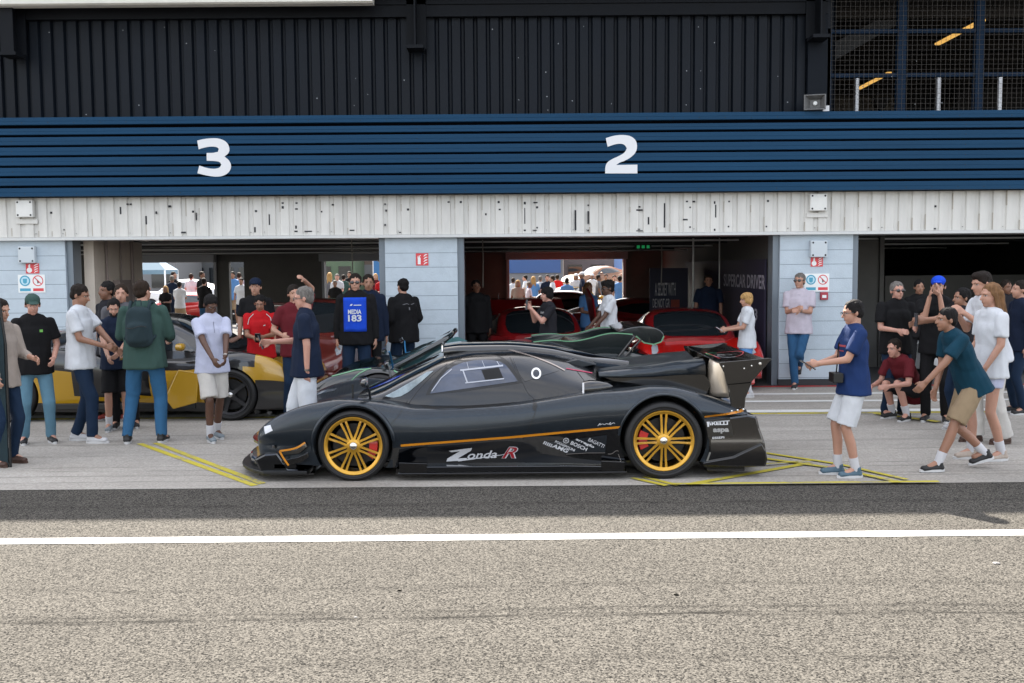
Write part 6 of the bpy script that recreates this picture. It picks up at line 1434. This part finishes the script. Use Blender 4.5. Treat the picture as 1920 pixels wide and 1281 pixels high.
# ---- leaning on the right pillar
x = W(1497, 730, 15.45)[0]; p_, i_ = person('person in sunglasses and pinkish white tee leaning on the right pillar, arms folded', x, 15.47, hgt(1496, 510, 15.5)+.01, -.35, 'light', 'crop', 'grey', ('tee', 'pinkwhite'), ('long', 'jeans'), 'black', hl=(-.03, -.24, 1.20), hr=(.03, -.27, 1.17), extras=('sunglasses', 'watch'), lean=-.05, fl=(.0, .16, .25), fr=(-.04, -.14, 0), hy=-.3, wf=1.06)
# ---- right group
x, y = GP(1597, 893); p_, i_ = person('child in glasses, blue tee and white shorts walking left with a phone', x, y, hgt(1606, 558, y), LEFT, 'light', 'crop', 'black', ('tee', 'blue'), ('shorts', 'white'), 'blue', hl=(.10, -.36, 1.12), hr=(-.08, -.33, 1.10), extras=('glasses',), hp=.18, fl=(.08, -.02, 0), fr=(-.08, -.14, 0), wf=1.06); shirt_print(p_, i_, [ribbon([(-.10, .0), (.10, .0)], .02), ribbon([(-.07, -.05), (.07, -.05)], .012)], mat('print_red', (.3, .04, .05), .7))
phone(i_, 0, 'dark phone held out by the child in the blue tee', tilt=1.0)
q = B(); MI = i_['M']; q.tube([MI @ Vector(v) for v in ((-.13, .02, 1.43), (-.06, -.13, 1.30), (.0, -.16, 1.12), (.06, -.19, 1.0))], .006, 6); q.tube([MI @ Vector(v) for v in ((-.13, .02, 1.43), (-.05, .10, 1.30), (.06, .12, 1.10), (.12, .0, .98), (.06, -.19, 1.0))], .006, 6)
strap = q.ob('camera_strap', cloth('black', CL['black']), smooth=60); 
mm = strap.data; c0 = MI @ Vector((.06, -.19, .98)); mm.transform(Matrix.Translation(-c0)); strap.location = c0; strap.name = 'camera'
q = B(); q.box(-.045, .045, -.07, .07, -.045, .045); q.lathe([(0, .04), (.034, .04), (.034, .10), (0, .10)], (0, 0, 0), 'x', 16); o = q.ob('camera_body', satin_black, strap, bevel=.008); tag(strap, 'small black camera hanging on a strap from the child in the blue tee', 'camera')
p_, i_ = person('person in sunglasses and a black shirt facing the camera, right of the child in blue', W(1680, 600, 12.4)[0], 12.4, hgt(1680, 524, 12.4), .1, 'pink', 'crop', 'grey', ('polo', 'black'), ('long', 'darkjeans'), 'black', extras=('sunglasses',), hl=(.12, -.28, 1.15), hr=(-.12, -.28, 1.12), wf=1.15)
p_, i_ = person('person in a bright blue cap and dark polo with hands raised to the face', W(1758, 600, 12.0)[0], 12.0, hgt(1758, 514, 12.0), -.5, 'light', 'short', 'dark', ('polo', 'black'), ('long', 'black'), 'black', extras=('cap_brightblue',), hl=(.04, -.24, 1.50), hr=(-.07, -.24, 1.48), curl=.15, wf=1.1)
p_, i_ = person('person in a dark polo stretching both arms out to the left with a phone', W(1805, 600, 11.3)[0], 11.3, 1.66, LEFT+.1, 'tan', 'short', 'black', ('polo', 'charcoal'), ('long', 'darkjeans'), 'white', hl=(.13, -.54, 1.36), hr=(-.10, -.54, 1.30), hp=.05)
phone(i_, 0, 'phone at the end of the outstretched arms in the right group', tilt=.0)
x, y = GP(1872, 830); p_, i_ = person('dark-haired person in a white tee and white trousers facing left', x-.08, y, hgt(1815, 505, y)+.02, LEFT+.2, 'light', 'quiff', 'dark', ('tee', 'white'), ('wide', 'offwhite'), 'brown', hl=(.10, -.40, 1.30), hr=(-.06, -.36, 1.28), lean=.22, fl=(.1, .05, 0), fr=(-.08, -.14, 0), hp=.1)
x, y = GP(1790, 882); p_, i_ = person('person in teal top and khaki shorts bending forward in mid stride', x+.05, y, 1.64, LEFT+.05, 'tan', 'crop', 'black', ('tee', 'teal'), ('shorts', 'khaki'), 'black', hl=(.16, -.44, .90), hr=(-.14, -.20, .80), lean=.42, hp=-.15, fl=(.08, -.30, 0), fr=(-.08, .26, .07), hipz=.86, hipoff=(0, .10), wf=1.06)
x, y = GP(1852, 862); p_, i_ = person('long-haired person in a long white tee and shorts facing left', x, y, hgt(1848, 526, y), LEFT+.15, 'light', 'long', 'fair', ('tee', 'white'), ('mini', 'pale'), 'beige', hl=(.16, -.16, .92), hr=(-.12, -.2, 1.0), hp=.12, fl=(.08, .06, 0), fr=(-.07, -.16, 0))
p_, i_ = person('person crouching low between the walkers on the right', W(1690, 760, 12.2)[0], 12.2, 1.7, LEFT+.5, 'pink', 'short', 'dark', ('tee', 'maroon'), ('shorts', 'charcoal'), 'black', hipz=.34, hipoff=(0, .22), lean=.6, hl=(.14, -.38, .46), hr=(-.14, -.36, .44), fl=(.13, -.08, 0), fr=(-.13, -.04, 0), hp=-.1)
person('dark-clad person at the right photo edge deep behind the group', W(1884, 600, 15)[0], 15.0, hgt(1880, 522, 15), .2, 'mid', 'short', 'dark', ('hoodie', 'charcoal'), ('long', 'black'), 'black', lod=1)
person('person in navy behind the long-haired walker at the right edge', W(1912, 620, 12.6)[0], 12.6, 1.72, LEFT, 'light', 'short', 'dark', ('tee', 'navy'), ('long', 'darkjeans'), 'black', lod=1)
person('dark-haired person in black inside the right garage above the outstretched arms', W(1722, 600, 15.3)[0], 15.3, 1.70, -.2, 'tan', 'short', 'black', ('tee', 'black'), ('long', 'black'), 'black', lod=1)
# ---------------------------------------------------------------- beyond the rear doorways
paddock = concrete
sheet('paddock_ground', -60, 60, 28.3, 140, .006, ground_mat('paddock_concrete', (.10, .10, .10), (.16, .155, .15), 20, big=.1))
rs = random.Random(21)
tops = [('white', 'white'), ('navy', 'navy'), ('skyblue', 'light blue'), ('black', 'black'), ('red', 'red'), ('beige', 'beige'), ('grey', 'grey'), ('green', 'green'), ('pinkwhite', 'pale pink'), ('maroon', 'maroon')]
hairs = [('short', 'dark', 'dark hair'), ('crop', 'brown', 'brown crop'), ('short', 'black', 'black hair'), ('long', 'blond', 'long fair hair'), ('buzz', 'grey', 'grey buzz cut')]
legsl = [('long', 'jeans', 'jeans'), ('shorts', 'khaki', 'khaki shorts'), ('long', 'black', 'black trousers'), ('shorts', 'navy', 'navy shorts')]
used = set()
def crowd(px, py, Y, tp, hr_, lg_, face, where, extras=()):
    Y = 29.2+(Y-30)*.5
    H = W(px, py, Y)[1]; H = max(1.45, min(1.9, H))
    lb = '%s tee%s, %s, %s, %s' % (tp[1], ' and cap' if extras else '', hr_[2], lg_[2], where)
    k = 2
    if lb in used: lb = 'turned '+('away' if abs(face) > 2 else 'sideways')+' in '+lb
    if lb in used: lb = 'farther back in '+lb
    used.add(lb)
    person(('person in ' if not lb.startswith(('turned', 'farther')) else 'person ')+lb, W(px, py, Y)[0], Y, H, face, rs.choice(['light', 'tan', 'pink', 'mid']), hr_[0], hr_[1], ('tee', tp[0]), (lg_[0], lg_[1]), 'white', lod=2, extras=extras, gz=.006, group='people in the paddock beyond the garages', hl=rs.choice([(.24, -.02, .80), (.08, -.3, 1.15), (.22, -.1, .9)]))
spots = [(962, 520, 44), (985, 515, 46), (1000, 517, 40), (1013, 516, 42), (1026, 514, 40), (1036, 516, 38), (1063, 520, 34), (1080, 512, 42), (1092, 509, 40), (1122, 514, 42), (1152, 515, 44), (1162, 516, 36), (971, 524, 31), (992, 527, 33), (1045, 514, 48), (1110, 512, 50), (1136, 513, 48)]
i = 0
for (px, py, Y) in spots:
    i += 1; crowd(px, py, Y, [tops[0], tops[0], tops[2], tops[0], tops[1], tops[0], tops[2], tops[0], tops[1], tops[6], tops[0], tops[2], tops[5], tops[8], tops[4], tops[0], tops[3]][i-1], hairs[i % 5], legsl[i % 4], rs.choice([0, PI, PI/2, -PI/2]), 'past the middle doorway', extras=('cap_white',) if i in (9, 8, 16) else ())
for (px, py, Y, tp) in ((325, 508, 42, 3), (378, 507, 40, 3), (336, 527, 33, 0), (310, 535, 31, 3), (322, 515, 36, 1), (382, 520, 30, 3), (358, 512, 46, 0)):
    i += 1; crowd(px, py, Y, tops[tp], hairs[(i+2) % 5], legsl[(i+1) % 4], rs.choice([0, PI, 1.2]), 'past the left doorway')
for (px, py, Y, tp) in ((436, 508, 40, 2), (448, 510, 44, 8), (452, 520, 36, 0)):
    i += 1; crowd(px, py, Y, tops[tp], hairs[i % 5], legsl[i % 4], rs.choice([0, PI]), 'in the narrow left gap')
for (px, py, Y, tp) in ((618, 510, 44, 6), (632, 512, 40, 0), (644, 514, 46, 7), (655, 508, 48, 3), (716, 514, 38, 4), (704, 512, 46, 9), (628, 524, 32, 3)):
    i += 1; crowd(px, py, Y, tops[tp], hairs[i % 5], legsl[(i+1) % 4], rs.choice([0, PI]), 'past the blue bib')
simple_car('parked_car', 'red low car parked outside beyond the left doorway', 'car', (W(362, 540, 36)[0], 36, .006), .3, red_p)
simple_car('parked_car', 'white car standing behind the red one beyond the left doorway', 'car', (W(345, 530, 44)[0], 45, .006), -.2, white_p, h=1.35)
simple_car('parked_car', 'yellow car outside between the people beyond the middle doorway', 'car', (W(1080, 540, 33)[0], 35.5, .006), PI/2, yellow_p, h=1.1)
simple_car('parked_car', 'copper orange car raised on show beyond the middle doorway', 'car', (W(1150, 520, 50)[0], 55, .7), .5, mat('copper_paint', (.22, .09, .035), .4, coat=.6), h=1.15)
q = B(); q.box(-3.2, 3.2, -1.6, 1.6, 0, .69); o = q.ob('display_stage', white_pt, bevel=.03); o.location = (W(1150, 520, 50)[0], 55, .006); tag(o, 'low white display stage carrying the copper orange car', 'stage')
def far_building(px0, px1, Y, zt_, m, lb, cat='building', banner=None, nm='hospitality_unit', windows=0):
    a, b_ = W(px0, 500, Y)[0], W(px1, 500, Y)[0]; t_ = empty(nm, ((a+b_)/2, Y, .006)); tag(t_, lb, cat); h = (b_-a)/2
    q = B(); q.box(-h, h, 0, 5, 0, zt_); q.ob('wall', m, t_); q = B(); q.box(-h-.15, h+.15, -.3, 5.2, zt_+.002, zt_+.25); q.ob('roof', mat('roof_grey', (.12, .12, .13), .6), t_)
    if banner:
        z0, z1, bm_ = banner; q = B(); q.box(-h*.92, h*.92, -.08, -.003, z0, z1); q.ob('banner', bm_, t_)
    for k in range(windows):
        xx = -h+h*2*(k+.5)/windows; q = B(); q.box(xx-h/windows*.6, xx+h/windows*.6, -.06, -.002, .9, 2.1); q.ob('window', glass_dark, t_)
    return t_, h
lw = mat('pale_panel', (.16, .16, .165), .6, var=.05); lb_ = mat('blue_panel', (.03, .08, .22), .5); pk = mat('pink_white_panel', (.17, .13, .12), .6); tan_ = mat('warm_panel', (.14, .10, .08), .6)
far_building(930, 1056, 62, 4.2, lw, 'white trackside unit with a blue banner beyond the middle doorway', banner=(1.6, 3.1, lb_))
t_, h = far_building(1057, 1185, 66, 4.4, pk, 'pale pinkish unit right of the blue-bannered one, beyond the middle doorway', windows=3)
t_, h = far_building(1168, 1260, 58, 4.0, lb_, 'blue trackside unit at the right side of the middle doorway')
far_building(215, 330, 60, 4.4, lw, 'pale flat roofed unit beyond the left doorway', windows=2)
far_building(332, 470, 66, 4.6, mat('grey_panel', (.09, .095, .10), .6), 'grey unit with dark windows beyond the left doorway', windows=5)
far_building(590, 665, 60, 4.4, mat('green_panel', (.08, .12, .07), .7), 'greenish unit far beyond the doorway behind the blue bib', windows=2)
far_building(666, 790, 64, 4.4, tan_, 'warm toned unit with a pale banner beyond the doorway behind the blue bib', banner=(1.4, 2.2, lw))
q = B(); a, b_ = W(250, 500, 48)[0], W(322, 500, 48)[0]; c = (a+b_)/2; h = (b_-a)/2
t_ = empty('gazebo', (c, 48, .006)); tag(t_, 'pale blue gazebo tent beyond the left doorway', 'gazebo')
q.add([(-h, -h, 1.95), (h, -h, 1.95), (h, h, 1.95), (-h, h, 1.95), (0, 0, 2.7), (-h, -h, 1.75), (h, -h, 1.75), (h, h, 1.75), (-h, h, 1.75)], [(0, 1, 4), (1, 2, 4), (2, 3, 4), (3, 0, 4), (0, 5, 6, 1), (1, 6, 7, 2), (2, 7, 8, 3), (3, 8, 5, 0)]); q.ob('canopy', mat('gazebo_blue', (.12, .2, .26), .7), t_)
for sx in (-1, 1):
    for sy in (-1, 1): q = B(); q.box(sx*h*.97-.03, sx*h*.97+.03, sy*h*.97-.03, sy*h*.97+.03, 0, 1.94); q.ob('pole', white_pt, t_)
for (px, lb) in ((700, 'light blue teardrop flag beyond the doorway behind the blue bib'),):
    t_ = empty('teardrop_flag', (W(px, 520, 46)[0], 46, .006)); tag(t_, lb, 'flag'); q = B(); q.tube([(0, 0, 0), (0, 0, 2.4)], .02); q.ob('pole', white_pt, t_); q = B(); q.prism([(.0, .7), (.45, 1.1), (.55, 1.7), (.3, 2.2), (0, 2.4)], -.01, .01, 'y'); q.ob('flag_cloth', mat('flag_blue', (.03, .13, .3), .6), t_)
# dark feather banner at the left edge, beside the first person
t_ = empty('feather_banner', (W(-6, 600, 9.6)[0], 9.6, .004)); tag(t_, 'dark slanting feather banner cut by the left photo edge', 'banner')
q = B(); q.prism([(-.30, .0), (-.30, 1.85), (-.06, 1.80), (.02, 1.62), (.06, 1.25), (.05, 0)], -.01, .01, 'y'); q.ob('banner_cloth', cloth('slate', (.018, .032, .038)), t_); q = B(); q.tube([(.07, 0, 0), (.075, 0, 1.2), (.03, 0, 1.65), (-.08, 0, 1.83)], .012); q.ob('pole', satin_black, t_)
scrap_m = mat('scrap_dark', (.006, .006, .005), .95, spec=.02); pebble_m = mat('pebble_pale', (.28, .27, .26), .9, spec=.05)
# small litter on the tarmac
for (px, py, lb, m, sz) in ((749, 1108, 'dark leaf scrap on the sunlit tarmac left of centre', scrap_m, .012), (1268, 1116, 'dark scrap on the tarmac right of centre', scrap_m, .014), (667, 1158, 'small white pebble on the tarmac', pebble_m, .010), (1868, 1057, 'white paper scrap near the right photo edge on the tarmac', pebble_m, .022)):
    x, y = G(px, py); q = B(); ellipsoid(q, (0, 0, 0), (sz, sz*.8, sz*.25)); mm = q.mesh(); r0 = random.Random(px)
    for v in mm.vertices: v.co *= 1+r0.uniform(-.3, .3)
    o = link('litter', mm, m); o.location = (x, y, sz*.2); tag(o, lb, 'litter')
for o in list(COL.objects):          # a few flush copies keep their own object name kind
    if o.type == 'MESH' and not o.data.vertices: bpy.data.objects.remove(o)

def cabinet(px, Y, lb, m):
    x = W(px, 600, Y)[0]; t_ = empty('tool_cabinet', (x, Y, .012)); tag(t_, lb, 'cabinet', 'cabinets along the garage walls')
    q = B(); q.box(-.45, .45, -.25, .25, .06, 1.02); q.ob('case', m, t_, bevel=.015)
    for k in range(4): q = B(); q.box(-.41, .41, -.268, -.251, .12+k*.22, .31+k*.22); o = q.ob('drawer', m, t_, bevel=.006); q = B(); q.box(-.3, .3, -.285, -.27, .27+k*.22, .285+k*.22); q.ob('handle', chrome, o)
    for sx in (-1, 1): q = B(); q.lathe([(0, -.02), (.06, -.02), (.06, .02), (0, .02)], (sx*.36, 0, .06), 'x', 12); q.ob('castor', rubber, t_)
cabinet(515, 27.0, 'dark red tool cabinet against the rear wall of the left garage', dkred)
cabinet(915, 26.0, 'grey tool cabinet in the left rear corner of the middle garage', mat('cabinet_grey', (.08, .085, .09), .4))
cabinet(1700, 18.9, 'grey tool cabinet against the low partition of the right garage', mat('cabinet_grey', (.08, .085, .09), .4))
for (px, Y, lb) in ((905, 18.2, 'thin hanging cable drop at the left side of the middle garage'), (1240, 20.0, 'thin hanging cable drop near the roll-up display'), (660, 17.5, 'thin hanging cable drop in the left garage')):
    x = W(px, 500, Y)[0]; q = B(); q.tube([(0, 0, 0), (.01, 0, .5), (0, 0, 1.0), (.03, .02, 1.42)], .011, 6); o = q.ob('hanging_cable', mat('cable_pale', (.3, .28, .25), .6), smooth=60); o.location = (x, Y, 1.55); tag(o, lb, 'cable')
